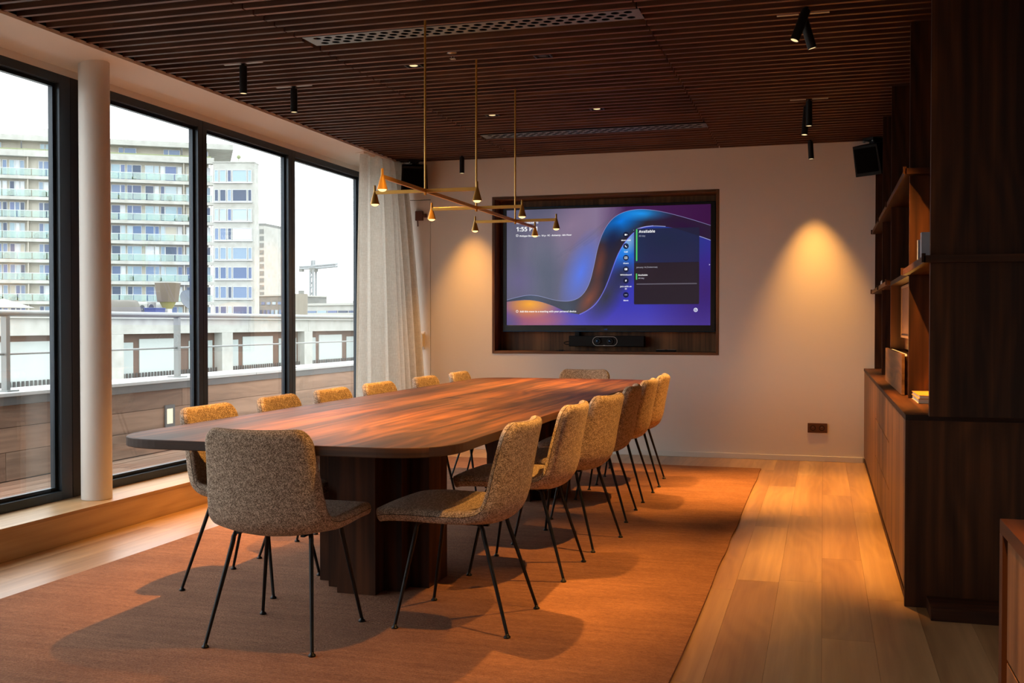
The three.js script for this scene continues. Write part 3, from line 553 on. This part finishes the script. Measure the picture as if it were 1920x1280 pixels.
// ------------------------------------------------------------ speakers
function speaker(x, z, turn, label, tilt) {
  const t = thing('wall_speaker', [x, 2.55, z], turn, label, 'speaker', 'black loudspeakers in the end corners');
  const s = new THREE.Shape([[-0.12, -0.12], [0.12, -0.12], [0.11, 0.12], [-0.11, 0.12]].map(([a, b]) => new THREE.Vector2(a, b))), g = new THREE.ExtrudeGeometry(s, { depth: 0.14, bevelEnabled: true, bevelSize: 0.006, bevelThickness: 0.006, bevelSegments: 2 }); g.translate(0, -0.02, -0.07); g.rotateX(rad(tilt));
  part('cabinet_body', g, M.plastic, t); const gr = bx(-0.102, 0.102, -0.118, 0.082, 0.078, 0.083, 0.002); gr.rotateX(rad(tilt)); part('speaker_grille', gr, P({ color: 0x030303, roughness: 0.9, specularIntensity: 0.2 }), t);
  part('wall_bracket', join([bx(-0.025, 0.025, 0.06, 0.15, -0.05, 0.0), bx(-0.05, 0.05, 0.13, 0.15, -0.09, 0.05)]), M.blackMetal, t);
  for (const a of [-0.045, 0.045]) part('bolt', tube([a, 0.12, 0.03], [a, 0.12, 0.055], 0.006, 0.006, 8), M.steel, t);
}
speaker(-3.665, -9.16, rad(22), 'black loudspeaker high in the window corner beside the curtain', 14);
speaker(0.375, -9.14, rad(-38), 'black loudspeaker high in the cabinet corner of the end wall', 14);

// ------------------------------------------------------------ cabinets on the right
{
  const t = thing('sideboard', [0, 0, 0], 0, 'long low walnut sideboard under the tall shelves along the wall', 'sideboard');
  const x0 = 0.33, x1 = XR - 0.004, zn = -4.645, zf = ZB + 0.004, h = 0.80;
  wood(bx(x0, x1, h - 0.022, h, zf, zn, 0.0015), 'z', M.walnut, t, 'top_panel');
  wood(bx(x0, x1, 0.0, h - 0.022, zn - 0.022, zn, 0.0015), 'y', M.walnut, t, 'end_panel');
  wood(bx(x0 + 0.024, x1, 0.05, h - 0.022, zf, zn - 0.022), 'y', M.black, t, 'carcass');
  wood(bx(x0 + 0.03, x1 - 0.05, 0, 0.05, zf, zn - 0.022), 'z', M.walnut, t, 'plinth');
  wood(bx(x0 + 0.006, x0 + 0.02, 0.012, 0.036, zf, zn - 0.022), 'z', M.walnut, t, 'plinth_rail');
  const fr = (z0, z1, y0, y1, n) => wood(bx(x0 + 0.003, x0 + 0.022, y0 + 0.003, y1 - 0.003, z0 + 0.003, z1 - 0.003, 0.001), 'y', M.veneer, t, n);
  fr(-9.30, -8.29, 0.062, h - 0.024, 'door'); fr(-8.29, -7.285, 0.062, h - 0.024, 'door'); fr(-5.80, -4.667, 0.062, h - 0.024, 'door');
  fr(-7.285, -5.80, 0.062, 0.31, 'drawer'); fr(-7.285, -5.80, 0.31, 0.555, 'drawer'); fr(-7.285, -5.80, 0.555, h - 0.024, 'drawer');
  wood(bx(0.415, x1, 0, 0.052, zn + 0.001, -4.45, 0.002), 'x', M.tableBase, t, 'plinth_end');
  // second unit nearer the camera
  const c = thing('near_sideboard', [0, 0, 0], 0, 'corner of a second walnut sideboard at the lower right edge', 'sideboard');
  const a = 0.33, b = -2.215, e = 0.6;
  wood(bx(a, x1, 0.775, 0.802, b, e, 0.0015), 'z', M.walnut, c, 'top_panel');
  wood(bx(a, x1, 0, 0.775, b, b + 0.032, 0.001), 'y', M.walnut, c, 'end_panel');
  wood(bx(a + 0.03, x1, 0.05, 0.775, b + 0.032, e), 'y', M.black, c, 'carcass');
  wood(bx(a + 0.03, x1, 0, 0.05, b + 0.032, e), 'z', M.walnut, c, 'plinth');
  for (const [y0, y1] of [[0.30, 0.542], [0.548, 0.772], [0.055, 0.294]]) wood(bx(a + 0.004, a + 0.024, y0, y1, b + 0.068, -0.9, 0.001), 'y', M.veneer, c, 'drawer');
  wood(bx(a + 0.004, a + 0.024, 0.055, 0.772, -0.894, e, 0.001), 'y', M.veneer, c, 'door');
}
{
  const t = thing('bookcase', [0, 0, 0], 0, 'tall open walnut shelving standing on the sideboard up to the ceiling', 'bookcase');
  const xf = 0.415, x1 = XR - 0.004, y0 = 0.801, y1 = CH - 0.002;
  wood(bx(xf, x1, y0, y1, -4.60, -4.57, 0.0015), 'y', M.walnut, t, 'end_panel');
  for (const z of [-5.685, -7.19, -8.22, -9.335]) wood(bx(xf, x1, y0, y1, z, z + 0.02, 0.001), 'y', M.walnut, t, 'upright');
  wood(bx(x1 - 0.02, x1, y0, y1, -9.315, -4.60), 'y', M.walnut, t, 'back_panel');
  const sh = (y, za, zb, notch) => {
    const s = wood(bx(0.388, x1 - 0.02, y - 0.03, y, za, zb, 0.001), 'z', M.walnut, t, 'shelf');
    for (const z of notch) wood(bx(0.380, 0.395, y - 0.028, y + 0.008, z, z + 0.02), 'y', M.walnut, s, 'joint_tab');
  };
  sh(1.955, -9.315, -5.60, [-9.33, -8.22, -7.19, -5.62]); sh(1.455, -5.74, -4.54, [-5.73, -4.56]); sh(1.455, -9.315, -7.12, [-9.33, -8.22, -7.15]);
  wood(bx(0.50, 0.514, 1.018, 1.42, -7.17, -5.685), 'y', M.walnut, t, 'niche_panel');
  wood(bx(0.41, 0.9, 1.42, 1.445, -7.17, -5.685), 'z', M.walnut, t, 'niche_lid');
}
{
  const t = thing('drawer_box', [0, 0, 0], 0, 'low walnut box with a glowing slot standing on the sideboard between the uprights', 'box');
  wood(bx(0.398, 0.4145, 0.802, 1.018, -7.40, -5.90, 0.0015), 'z', M.veneer, t, 'front_panel');
  wood(bx(0.4145, 0.50, 0.802, 1.005, -7.16, -5.915), 'z', M.walnut, t, 'casing');
  const slot = S({ color: 0x000000, emissive: new THREE.Color(1.0, 0.55, 0.16), emissiveIntensity: 1.2 });
  part('light_strip', bx(0.4185, 0.428, 1.0055, 1.0165, -7.12, -5.95), slot, t, 'glowing warm light strip');
  const l = new THREE.RectAreaLight(WARM, 110, 1.15, 0.01); l.position.set(0.4235, 1.0185, -6.535); l.rotation.set(Math.PI / 2, 0, Math.PI / 2, 'XYZ'); l.lookAt(0.47, 1.3, -6.535); l.name = 'strip_light'; t.add(l);
}
{
  const t = thing('picture_frame', [0.483, 1.092, -6.80], rad(-90), 'small framed picture hanging above the glowing slot in the shelf niche', 'picture');
  part('frame_border', join([bx(-0.30, 0.30, 0, 0.014, -0.01, 0.01), bx(-0.30, 0.30, 0.306, 0.32, -0.01, 0.01), bx(-0.30, -0.286, 0.014, 0.306, -0.01, 0.01), bx(0.286, 0.30, 0.014, 0.306, -0.01, 0.01)]), S({ color: 0x8a6a50, roughness: 0.4 }), t);
  part('picture_sheet', bx(-0.286, 0.286, 0.014, 0.306, -0.008, 0.004), S({ map: T.concrete, color: 0x8a5f48, roughness: 0.7 }), t);
  part('hanging_bracket', bx(-0.05, 0.05, 0.1, 0.2, -0.0165, -0.01), M.walnut, t);
}
function book(pos, turn, w, h, d, cover, label, flat = true) {   // lying book: w x d footprint, thickness h
  const t = thing('book', pos, turn, label, 'book'), cm = S({ color: cover, roughness: 0.55 }), pg = S({ color: 0xd8cdb8, roughness: 0.9 });
  part('cover', join([bx(-w / 2, w / 2, h - 0.002, h, -d / 2, d / 2), bx(-w / 2, w / 2, 0, 0.002, -d / 2, d / 2), bx(w / 2 - 0.002, w / 2, 0.002, h - 0.002, -d / 2, d / 2)]), cm, t);
  part('pages', bx(-w / 2 + 0.004, w / 2 - 0.002, 0.002, h - 0.002, -d / 2 + 0.004, d / 2 - 0.004), pg, t);
  return t;
}
book([0.555, 0.801, -5.475], 0, 0.25, 0.022, 0.36, 0x9a8058, 'large pale book lying flat on the sideboard beside the end panel');
book([0.555, 0.8235, -5.475], rad(1), 0.245, 0.016, 0.35, 0xc08a34, 'ochre covered book lying on top of the large pale book');
{
  const mk = (z, h, th, col, label) => { const t = thing('book', [0.475, 1.456, z], 0, label, 'book', 'standing books on the nearest shelf'); part('cover', join([bx(-0.06, 0.10, 0, h, -th / 2, -th / 2 + 0.002), bx(-0.06, 0.10, 0, h, th / 2 - 0.002, th / 2), bx(-0.062, -0.059, 0, h, -th / 2, th / 2)]), S({ color: col, roughness: 0.6 }), t); part('pages', bx(-0.057, 0.096, 0.003, h - 0.003, -th / 2 + 0.002, th / 2 - 0.002), S({ color: 0xd8cdb8, roughness: 0.9 }), t); };
  mk(-5.15, 0.105, 0.05, 0x8d94a3, 'grey blue book standing on the nearest shelf, leftmost of two'); mk(-4.98, 0.125, 0.06, 0xa7a9b0, 'pale grey book standing on the nearest shelf beside the end panel');
  const d = thing('small_vase', [0.45, 1.456, -8.55], 0, 'tiny white vase standing on the far shelf near the end wall', 'vase'); part('vase_body', lathe([[0, 0], [0.022, 0], [0.03, 0.02], [0.028, 0.045], [0.013, 0.062], [0.015, 0.075], [0.011, 0.075], [0.01, 0.062], [0, 0.055]], 24), S({ color: 0xd9d4ca, roughness: 0.5 }), d);
  const b = thing('bookend', [0.45, 1.956, -5.72], 0, 'small pale metal bookend on the upper shelf by the upright', 'bookend'); part('foot_plate', bx(-0.03, 0.03, 0, 0.004, -0.03, 0.03), M.steel, b); part('back_plate', bx(-0.03, 0.03, 0.004, 0.05, -0.03, -0.026), M.steel, b);
}

// ------------------------------------------------------------ outside: terrace
{
  const t = struct('terrace_deck', 'weathered wooden deck boards outside the windows');
  part('deck_base', bx(-7.0, -4.45, -0.3, -0.03, -40, 6), M.under, t);
  for (let k = 0; k < 10; k++) { let z = -22 + rr(0, 3); while (z < 3) { const L = rr(3, 4.2); part('plank', uvm(bx(-5.85 + k * 0.142 + 0.003, -5.85 + (k + 1) * 0.142 - 0.003, -0.03, -0.005 - rnd() * 0.003, z, z + L - 0.005), 'z', 2.4, 1.2, rnd(), rnd()), M.teak[Math.floor(rnd() * 3)], t); z += L; } }
  const w = struct('wall_terrace', 'timber clad parapet of the terrace with a pale coping');
  part('parapet_core', bx(-6.25, -5.88, -0.3, 0.60, -40, 6), M.fascia, w);
  for (let r = 0; r < 3; r++) { const y0 = [0.0, 0.215, 0.40][r], y1 = [0.211, 0.396, 0.565][r]; let z = -24 + r * 1.3; while (z < 3) { const L = rr(3.2, 4.8); part('plank', uvm(bx(-5.88, -5.852 - rnd() * 0.002, y0, y1, z, z + L - 0.004), 'z', 2.4, 1.2, rnd(), rnd()), M.teak[Math.floor(rnd() * 3)], w); z += L; } }
  part('fascia_strip', bx(-5.88, -5.835, 0.565, 0.632, -40, 6, 0.003), M.fascia, w, 'grey metal strip under the coping');
  for (let z = -38; z < 6; z += 4) part('coping_slab', bx(-6.30, -5.82, 0.632, 0.66, z + 0.004, z + 4, 0.003), M.coping, w);
  const r = thing('terrace_railing', [0, 0, 0], 0, 'steel terrace railing with posts standing on the parapet coping', 'railing');
  const rx = -5.98, railSteel = S({ color: 0x8b8e8c, roughness: 0.4, metalness: 0.6 });
  part('handrail', tube([rx, 1.258, -30], [rx, 1.258, 2], 0.026, 0.026, 16), railSteel, r); part('middle_rail', tube([rx, 0.945, -30], [rx, 0.945, 2], 0.009, 0.009, 10), railSteel, r);
  for (let k = -10; k < 4; k++) { const z = -6.58 + k * 2.22; part('post', join([strip(bx(rx - 0.025, rx + 0.025, 0.66, 1.235, z - 0.02, z + 0.02)), strip(bx(rx - 0.07, rx + 0.07, 0.66, 0.672, z - 0.06, z + 0.06))]), railSteel, r); }
  const l = thing('parapet_lamp', [-5.85, 0.315, -8.475], 0, 'small lit step lamp let into the timber parapet outside', 'lamp');
  part('face_frame', join([bx(0, 0.012, -0.105, -0.07, -0.075, 0.075), bx(0, 0.012, 0.07, 0.105, -0.075, 0.075), bx(0, 0.012, -0.07, 0.07, -0.075, -0.05), bx(0, 0.012, -0.07, 0.07, 0.05, 0.075)]), M.fascia, l);
  part('glow_panel', bx(0.001, 0.006, -0.07, 0.07, -0.05, 0.05), S({ color: 0x000000, emissive: new THREE.Color(1, 0.86, 0.6), emissiveIntensity: 1.5 }), l, 'glowing lamp panel');
}
solo('street_ground', bx(-400, 300, -23, -22, -400, 200), S({ color: 0x8a8a86, roughness: 1 }), [0, 0, 0], 'grey city ground far below the terrace', null, null, 'structure');
// ------------------------------------------------------------ outside: the neighbouring wing
const glassTones = [0x55688a, 0x6b7f9c, 0x3f4f66, 0x7d93a8, 0x90a9b4, 0x4b5a78, 0xa3b4bc, 0x5f6f94].map((c) => S({ color: c, roughness: 0.12, metalness: 0.1 }));
const bwhite = S({ map: T.concrete, color: 0xc9cbc9, roughness: 0.85 }), bcream = S({ map: T.concrete, color: 0xcecac0, roughness: 0.85 }), bgrey = S({ map: T.concrete, color: 0x8c9090, roughness: 0.85 });
{
  const t = thing('neighbour_wing', [0, 0, 0], 0, 'low white building wing with brown window frames just beyond the railing', 'building');
  const X = -26, brown = S({ color: 0x5e4a3e, roughness: 0.7 }), pale = S({ color: 0xb0b9b6, roughness: 0.35 }), pale2 = S({ color: 0xa0aba9, roughness: 0.35 });
  part('wing_body', bx(-38, X - 0.5, -22, 1.30, -120, -6), bgrey, t);
  for (let z = -116; z < -8; z += 6) part('fascia_panel', uvm(bx(X - 0.55, X, 0.76, 1.36, z + 0.015, z + 6, 0.01), 'z', 3, 3, rnd(), rnd()), bwhite, t);
  part('roof_edge', bx(-38, X + 0.15, 1.36, 1.50, -120, -6), bwhite, t); part('lower_wall', bx(X - 0.5, X, -22, -1.15, -120, -6), bwhite, t);
  for (let k = -2; k < 9; k++) {
    const z = -34.3 - k * 7.85; part('pillar', uvm(bx(X - 0.5, X, -1.15, 0.76, z - 0.45, z + 0.45, 0.01), 'y', 3, 3), bwhite, t);
    const a = z - 7.4, b = z - 0.45;   // bay behind this pillar
    part('window_frame', bx(X - 0.49, X - 0.40, -1.15, 0.76, a, b), brown, t);
    const L = b - a; [[0.0, 0.155], [0.205, 0.62], [0.70, 0.97]].forEach(([p, q], i) => part('pane', bx(X - 0.40, X - 0.37, -1.0, [0.42, 0.55, 0.42][i], b - q * L, b - p * L - 0.05), i === 1 ? pale : pale2, t));
    const bars = []; for (let n = 0; n < 34; n++) bars.push(bx(X - 0.28, X - 0.25, -1.15, -0.80, a + n * L / 34 + 0.03, a + n * L / 34 + 0.03 + L / 68)); part('balcony_grille', join(bars), S({ color: 0x3b3a38, roughness: 0.7 }), t).userData.kind = 'stuff';
  }
  const R = 1.5;
  const d = thing('satellite_dish', [-30, R, -45.1], rad(70), 'grey satellite dish standing on the neighbouring roof', 'satellite dish');
  const bowl = lathe([[0, 0], [0.2, 0.02], [0.42, 0.09], [0.56, 0.17], [0.555, 0.18], [0.4, 0.105], [0, 0.02]], 32); bowl.rotateX(rad(62)); bowl.translate(0, 0.75, 0); part('bowl', bowl, S({ color: 0x5f6770, roughness: 0.6 }), d);
  part('mast', tube([0, 0, -0.05], [0, 0.75, -0.05], 0.04, 0.04), M.steel, d); part('feed_arm', tube([0, 0.45, 0.1], [0, 0.95, 0.55], 0.02, 0.02, 8), M.blackMetal, d); part('base_block', bx(-0.35, 0.35, 0, 0.12, -0.35, 0.35), bgrey, d);
  const f = thing('roof_flue', [-30, R, -43.4], 0, 'wide metal flue cowl on a mossy neck on the neighbouring roof', 'flue');
  const cow = new THREE.CylinderGeometry(0.62, 0.50, 0.9, 10, 1), cc = S({ color: 0x6f6456, roughness: 0.4, metalness: 0.4, flatShading: true }); cow.translate(0, 1.15, 0); part('cowl', cow, cc, f); const nk = cyl(0.22, 0.4, 0.35, 16); nk.translate(0, 0.55, 0); part('neck', nk, S({ color: 0x8a8450, roughness: 0.9 }), f); const ft = cyl(0.2, 0.2, 0.4, 16); ft.translate(0, 0.2, 0); part('foot', ft, M.steel, f);
  const n = thing('covered_furniture', [-30, R + 0.02, -40.1], 0, 'dark mesh covered heap on the neighbouring roof', 'covered furniture');
  const cv = new THREE.SphereGeometry(0.75, 24, 12, 0, Math.PI * 2, 0, Math.PI / 2), cp = cv.attributes.position; for (let i = 0; i < cp.count; i++) cp.setXYZ(i, cp.getX(i) * 1.0, Math.min(cp.getY(i), 0.5) * 1.35 + 0.03 * Math.sin(cp.getX(i) * 9 + cp.getZ(i) * 7), cp.getZ(i) * 1.05); cv.computeVertexNormals(); part('cover_sheet', cv, S({ color: 0x6d6a64, roughness: 0.95 }), n);
  const ac = [[-42.3, 0.9, 0.62], [-43.0, 0.7, 0.7], [-44.2, 0.8, 0.62]]; ac.forEach(([z, w, h], i) => { const u = thing('roof_unit', [-30.9, R, z], 0, ['white roof unit left of the flue cowl on the neighbouring roof', 'white roof unit right behind the flue cowl', 'white roof unit between flue cowl and satellite dish'][i], 'air conditioner', 'white units on the neighbouring roof'); part('unit_casing', bx(-0.3, 0.3, 0.08, h, -w / 2, w / 2, 0.03), bwhite, u); const fn = lathe([[0.05, 0], [0.2, 0], [0.2, 0.02], [0.05, 0.02]], 20); fn.rotateZ(-Math.PI / 2); fn.translate(0.3, h * 0.55, 0.05); part('fan_grille', fn, M.fascia, u); part('unit_feet', join([bx(-0.3, 0.3, 0, 0.08, -w / 2, -w / 2 + 0.08), bx(-0.3, 0.3, 0, 0.08, w / 2 - 0.08, w / 2)]), M.fascia, u); });
  const bl = thing('blue_crate', [-29.8, R, -42.1], 0, 'dark blue crate on the neighbouring roof left of the flue cowl', 'crate'); part('crate_body', bx(-0.3, 0.3, 0, 0.36, -0.38, 0.38, 0.02), S({ color: 0x3a4470, roughness: 0.7 }), bl); part('crate_lid', bx(-0.32, 0.32, 0.36, 0.4, -0.4, 0.4, 0.01), S({ color: 0x4a5480, roughness: 0.7 }), bl);
  const um = thing('parasol', [-30, R, -32.9], 0, 'white parasol on the neighbouring roof at the left picture edge', 'parasol'); const cn = new THREE.ConeGeometry(1.1, 0.35, 8, 1, false); cn.translate(0, 0.45, 0); part('canopy', cn, bwhite, um); part('pole', tube([0, 0, 0], [0, 0.45, 0], 0.03, 0.03, 8), M.steel, um);
}
// ------------------------------------------------------------ outside: apartment block
{
  const O = [-91.66, 0, -128.26], yaw = Math.atan2(0.549, 0.836);   // local x runs along the facade, z faces us
  const t = thing('apartment_block', O, yaw, 'tall white apartment block with glass balconies seen through the left windows', 'building');
  const SL = [24.26, 21.12, 18.27, 15.42, 12.57, 9.72, 6.87, 4.02, 1.17], xa = -40, xb = 8.73;
  part('facade_wall', uvm(bx(xa, xb - 0.6, -22, 24.26, -14, 0), 'x', 6, 6), bcream, t);
  part('penthouse_wall', uvm(bx(xa, 8.2, 24.26, 26.3, -14, -1.6), 'x', 6, 6), bcream, t);
  part('roof_slab', uvm(bx(xa, 11.6, 26.3, 27.05, -15, -0.2), 'x', 6, 6), bwhite, t);
  part('roof_house', uvm(bx(-14.2, -9, 27.05, 28.7, -9, -4), 'x', 6, 6), bwhite, t);
  const slab = uvm(bx(xa, 8.9, -0.22, 0.22, 0, 1.0), 'x', 6, 6), slabTop = uvm(bx(xa, 8.9, -0.30, 0.55, 0, 1.1), 'x', 6, 6);
  SL.forEach((y, i) => { part('balcony_slab', i ? slab : slabTop, bwhite, t).position.y = y; });
  const moss = S({ color: 0x8a9270, roughness: 1 }); part('roof_planting', bx(xa, 8.5, 24.8, 25.0, 0.5, 1.0), moss, t);
  const mid = [[-4.92, -3.83], [-3.69, -3.19], [-2.84, -2.24], [-2.14, -1.04], [-0.44, 0.62], [0.82, 1.32], [1.63, 2.08], [2.24, 3.71], [3.92, 4.43], [5.09, 5.61], [6.6, 7.3], [7.5, 8.3]];
  const left = [[-20.4, -19.9], [-19.6, -19.08], [-18.82, -18.35], [-17.94, -17.41], [-17.26, -16.79], [-16.63, -16.16], [-14.26, -13.79], [-13.63, -12.78], [-11.6, -10.8], [-10.6, -9.4], [-8.6, -7.6], [-7.4, -6.8], [-22.6, -21.4], [-24.5, -23.3], [-27, -25.6]];
  const curtainTone = [S({ color: 0xc9cdd2, roughness: 0.5 }), S({ color: 0xb9b5a6, roughness: 0.5 }), S({ color: 0xd3d9de, roughness: 0.5 })];
  const shapes = new Map(), paneGeo = (w, h) => { const k = w.toFixed(2) + h; if (!shapes.has(k)) shapes.set(k, bx(-w / 2, w / 2, 0, h, -0.05, 0.06)); return shapes.get(k); };
  const frameGeo = new Map(), fg = (w, h) => { const k = w.toFixed(2) + h; if (!frameGeo.has(k)) frameGeo.set(k, join([bx(-w / 2 - 0.07, -w / 2, -0.07, h + 0.07, 0, 0.12), bx(w / 2, w / 2 + 0.07, -0.07, h + 0.07, 0, 0.12), bx(-w / 2, w / 2, h, h + 0.07, 0, 0.12), bx(-w / 2, w / 2, -0.07, 0, 0, 0.12)])); return frameGeo.get(k); };
  const wframe = S({ color: 0xc4c8ca, roughness: 0.6 });
  for (let i = 1; i < SL.length; i++) for (const [a, b] of [...mid, ...left]) {
    const w = b - a, h = 2.0, y = SL[i] + 0.32, q = rnd(), m = q < 0.2 ? curtainTone[Math.floor(rnd() * 3)] : glassTones[Math.floor(rnd() * 8)];
    const f = part('window', fg(w, h), wframe, t); f.position.set((a + b) / 2, y, 0); part('pane', paneGeo(w, h), m, f);
  }
  for (const [a, b] of [[-14.26, -13.79], [-13.59, -12.97], [-4.05, -3.48], [-3.27, -1.78], [2.01, 2.59], [2.73, 4.18], [-21, -19.3], [-27, -25], [6.4, 8.0]]) { const f = part('window', fg(b - a, 1.15), wframe, t); f.position.set((a + b) / 2, 24.9, -1.6); part('pane', paneGeo(b - a, 1.15), glassTones[a > -5 ? 1 : 4], f); }
  const bal = P({ color: 0xdcece7, roughness: 0.1, transmission: 0.8, thickness: 0 }), bg = bx(-0.86, 0.86, 0.3, 1.15, 0.92, 0.96), rail = bx(xa, 8.8, 1.15, 1.22, 0.90, 0.98);
  for (let i = 1; i < SL.length; i++) { part('balcony_rail', rail, wframe, t).position.y = SL[i]; for (let k = 0; k < 20; k++) { const p = part('balcony_panel', bg, bal, t); p.position.set(-27.2 + k * 1.86, SL[i], 0); } }
  const div = []; for (let i = 1; i < SL.length; i++) for (const x of [-6.2, -5.6, 4.75, 8.5, -12.3, -15.6]) div.push(bx(x - 0.06, x + 0.06, SL[i], SL[i - 1], 0, 0.85)); part('balcony_divider', join(div), bcream, t).userData.kind = 'stuff';
  for (const [x, y] of [[-16.4, 24.8], [4.5, 24.8]]) part('vent_pipe', tube([x, y, 0.6], [x, y + 1.25, 0.6], 0.09, 0.09, 8), M.fascia, t);
  const pot = []; for (let i = 1; i < SL.length; i++) for (let k = 0; k < 7; k++) { const x = rr(-20, 8), r = rr(0.2, 0.42), g = new THREE.IcosahedronGeometry(r, 1); g.translate(x, SL[i] + 0.3 + r, rr(0.3, 0.6)); pot.push(strip(g)); } part('balcony_plants', join(pot), S({ color: 0x53614a, roughness: 1 }), t).userData.kind = 'stuff';
  // the wing at its right end, turned a little
  const e = thing('apartment_tower_end', [-83.94, 0, -132.14], Math.atan2(0.284, 0.959), 'flat white end block of the apartment building with rows of five-part windows', 'building');
  part('facade_wall', uvm(bx(0.15, 6.1, -22, 24.15, -2.5, 0), 'x', 6, 6), bwhite, e); part('roof_parapet', uvm(bx(0.1, 6.15, 24.15, 24.3, -2.5, 0.1), 'x', 6, 6), bwhite, e);
  const cols = [[0.44, 0.9], [1.21, 1.97], [2.31, 2.74], [3.02, 4.95], [5.22, 5.64]], rows = [[21.45, 23.05], [18.67, 20.24], [15.9, 17.44], [13.16, 14.76], [10.38, 11.89], [7.59, 9.12], [4.81, 6.3], [2.0, 3.55]];
  const tone = [4, 2, 6, 1, 3, 0, 1, 5];
  rows.forEach(([y0, y1], i) => {
    cols.forEach(([a, b], k) => { if (i === 3 && k === 4) return; const w = i === 3 && k === 3 ? 2.62 : b - a, cx = i === 3 && k === 3 ? 4.33 : (a + b) / 2, f = part('window', fg(w, 1.56), wframe, e); f.position.set(cx, y0 + 0.02, 0); part('pane', paneGeo(w, 1.56), i === 3 && k === 3 ? curtainTone[2] : glassTones[(tone[i] + (k === 2 ? 1 : 0)) % 8], f); });
    part('window_ledge', bx(0.3, 5.8, y0 - 0.25, y0 - 0.1, 0, 0.25), wframe, e);
  });
  const sp = new THREE.IcosahedronGeometry(0.3, 1); sp.translate(3.6, 25.1, -1); part('roof_shrub', join([strip(sp), strip(tube([3.6, 24.3, -1], [3.6, 25, -1], 0.05, 0.05, 6))]), moss, e);
}
{
  const t = thing('far_tower', [-134.9, 0, -231.7], 0.05, 'slim grey tower block with banded floors behind the apartment building', 'building');
  part('tower_core', uvm(bx(0, 2.5, -22, 25.9, -10, 0), 'x', 8, 8), bgrey, t); const sd = uvm(bx(1.25, 2.6, -22, 25.2, -10, 0.6), 'x', 8, 8); part('tower_side', sd, bwhite, t);
  for (let i = 0; i < 11; i++) { const y = 23.4 - i * 1.72; part('window', bx(0.12, 0.95, y, y + 1.15, 0, 0.08), glassTones[4], t); part('window_band', bx(1.4, 2.5, y - 0.1, y + 1.0, 0.6, 0.68), bgrey, t); }
}
function lowBlock(name, pos, yaw, w, h, d, mat, rows, label, roofItems) {
  const t = thing(name, pos, yaw, label, 'building'); part('block_wall', uvm(bx(0, w, -22 - pos[1], h, -d, 0), 'x', 6, 6), mat, t); part('roof_edge', bx(-0.2, w + 0.2, h, h + 0.25, -d, 0.2), bwhite, t);
  for (const [y, hh, n, ww] of rows) for (let i = 0; i < n; i++) part('window', bx(w * (i + 0.5) / n - ww / 2, w * (i + 0.5) / n + ww / 2, y, y + hh, -0.02, 0.08), glassTones[(i * 3 + n) % 8], t);
  if (roofItems) for (const [x, ww, hh] of roofItems) part('roof_box', bx(x, x + ww, h + 0.25, h + 0.25 + hh, -d * 0.6, -d * 0.3), bgrey, t);
  return t;
}
lowBlock('low_office_block', [-103.8, 0, -178], -0.28, 7.2, 6.3, 12, bgrey, [[4.7, 0.5, 5, 0.9], [2.6, 1.1, 7, 0.7], [0.8, 1.3, 6, 0.9]], 'low beige office block below the slim tower between the mullions');
lowBlock('white_flat_block', [-56.6, 0, -108.5], -0.28, 14, 3.2, 14, bwhite, [[1.75, 0.85, 9, 1.35]], 'long low white block with a ribbon of windows in the rightmost window', [[3.2, 2.6, 0.35], [6.2, 1.2, 0.3]]);
lowBlock('grey_roof_block', [-47.6, 0, -90], -0.28, 13, 1.9, 6, bgrey, [[1.0, 0.5, 6, 1.2]], 'grey roof front just above the railing in the rightmost window');
{
  const t = thing('round_silo', [-42.9, 0, -81.2], 0, 'round brownish rooftop silo beside the dark mullion', 'silo'); const b = cyl(0.5, 0.55, 3.2, 20); b.translate(0, 2.1, 0); part('silo_drum', b, S({ color: 0x8d877b, roughness: 0.9 }), t); const c = cyl(0.25, 0.25, 0.3, 16); c.translate(0, 3.85, 0); part('silo_cap', c, bgrey, t); const p = cyl(0.6, 0.6, 22.5, 16); p.translate(0, -10.75, 0); part('silo_base', p, bgrey, t);
  const k = thing('tower_crane', [-139.8, 0, -271.7], -0.2, 'pale tower crane standing on the skyline in the rightmost window', 'crane'), m = S({ color: 0x9a9fa2, roughness: 0.7 });
  const lat = (A, B, w, n) => { const a = new THREE.Vector3(...A), b = new THREE.Vector3(...B), d = b.clone().sub(a), vert = Math.abs(d.y) > 1, o = vert ? [[w, 0, w], [-w, 0, w], [w, 0, -w], [-w, 0, -w]] : [[0, w, w], [0, -w, w], [0, w, -w], [0, -w, -w]], g = []; for (const q of o) g.push(tube(a.clone().add(new THREE.Vector3(...q)).toArray(), b.clone().add(new THREE.Vector3(...q)).toArray(), 0.32, 0.32, 5)); for (let i = 0; i < n; i++) { const p = a.clone().lerp(b, i / n), r = a.clone().lerp(b, (i + 1) / n), s = o[i % 2], e = o[(i + 1) % 2]; g.push(tube(p.add(new THREE.Vector3(...s)).toArray(), r.add(new THREE.Vector3(...e)).toArray(), 0.22, 0.22, 4)); } return join(g); };
  part('mast', lat([0, -22, 0], [0, 16.5, 0], 0.6, 26), m, k); part('jib', lat([0, 17.2, 0], [8.4, 17.6, 0], 0.35, 14), m, k); part('counter_jib', lat([0, 17.2, 0], [-4.7, 17.2, 0], 0.3, 8), m, k); part('operator_cab', bx(-0.7, 1.2, 15.9, 17, -0.8, 0.8), bgrey, k); part('crane_head', lat([0, 17, 0], [0, 19.2, 0], 0.3, 4), m, k); part('counterweight', bx(-4.7, -3.6, 16.0, 17.1, -0.5, 0.5), bgrey, k);
}

renderer.render(scene, camera);
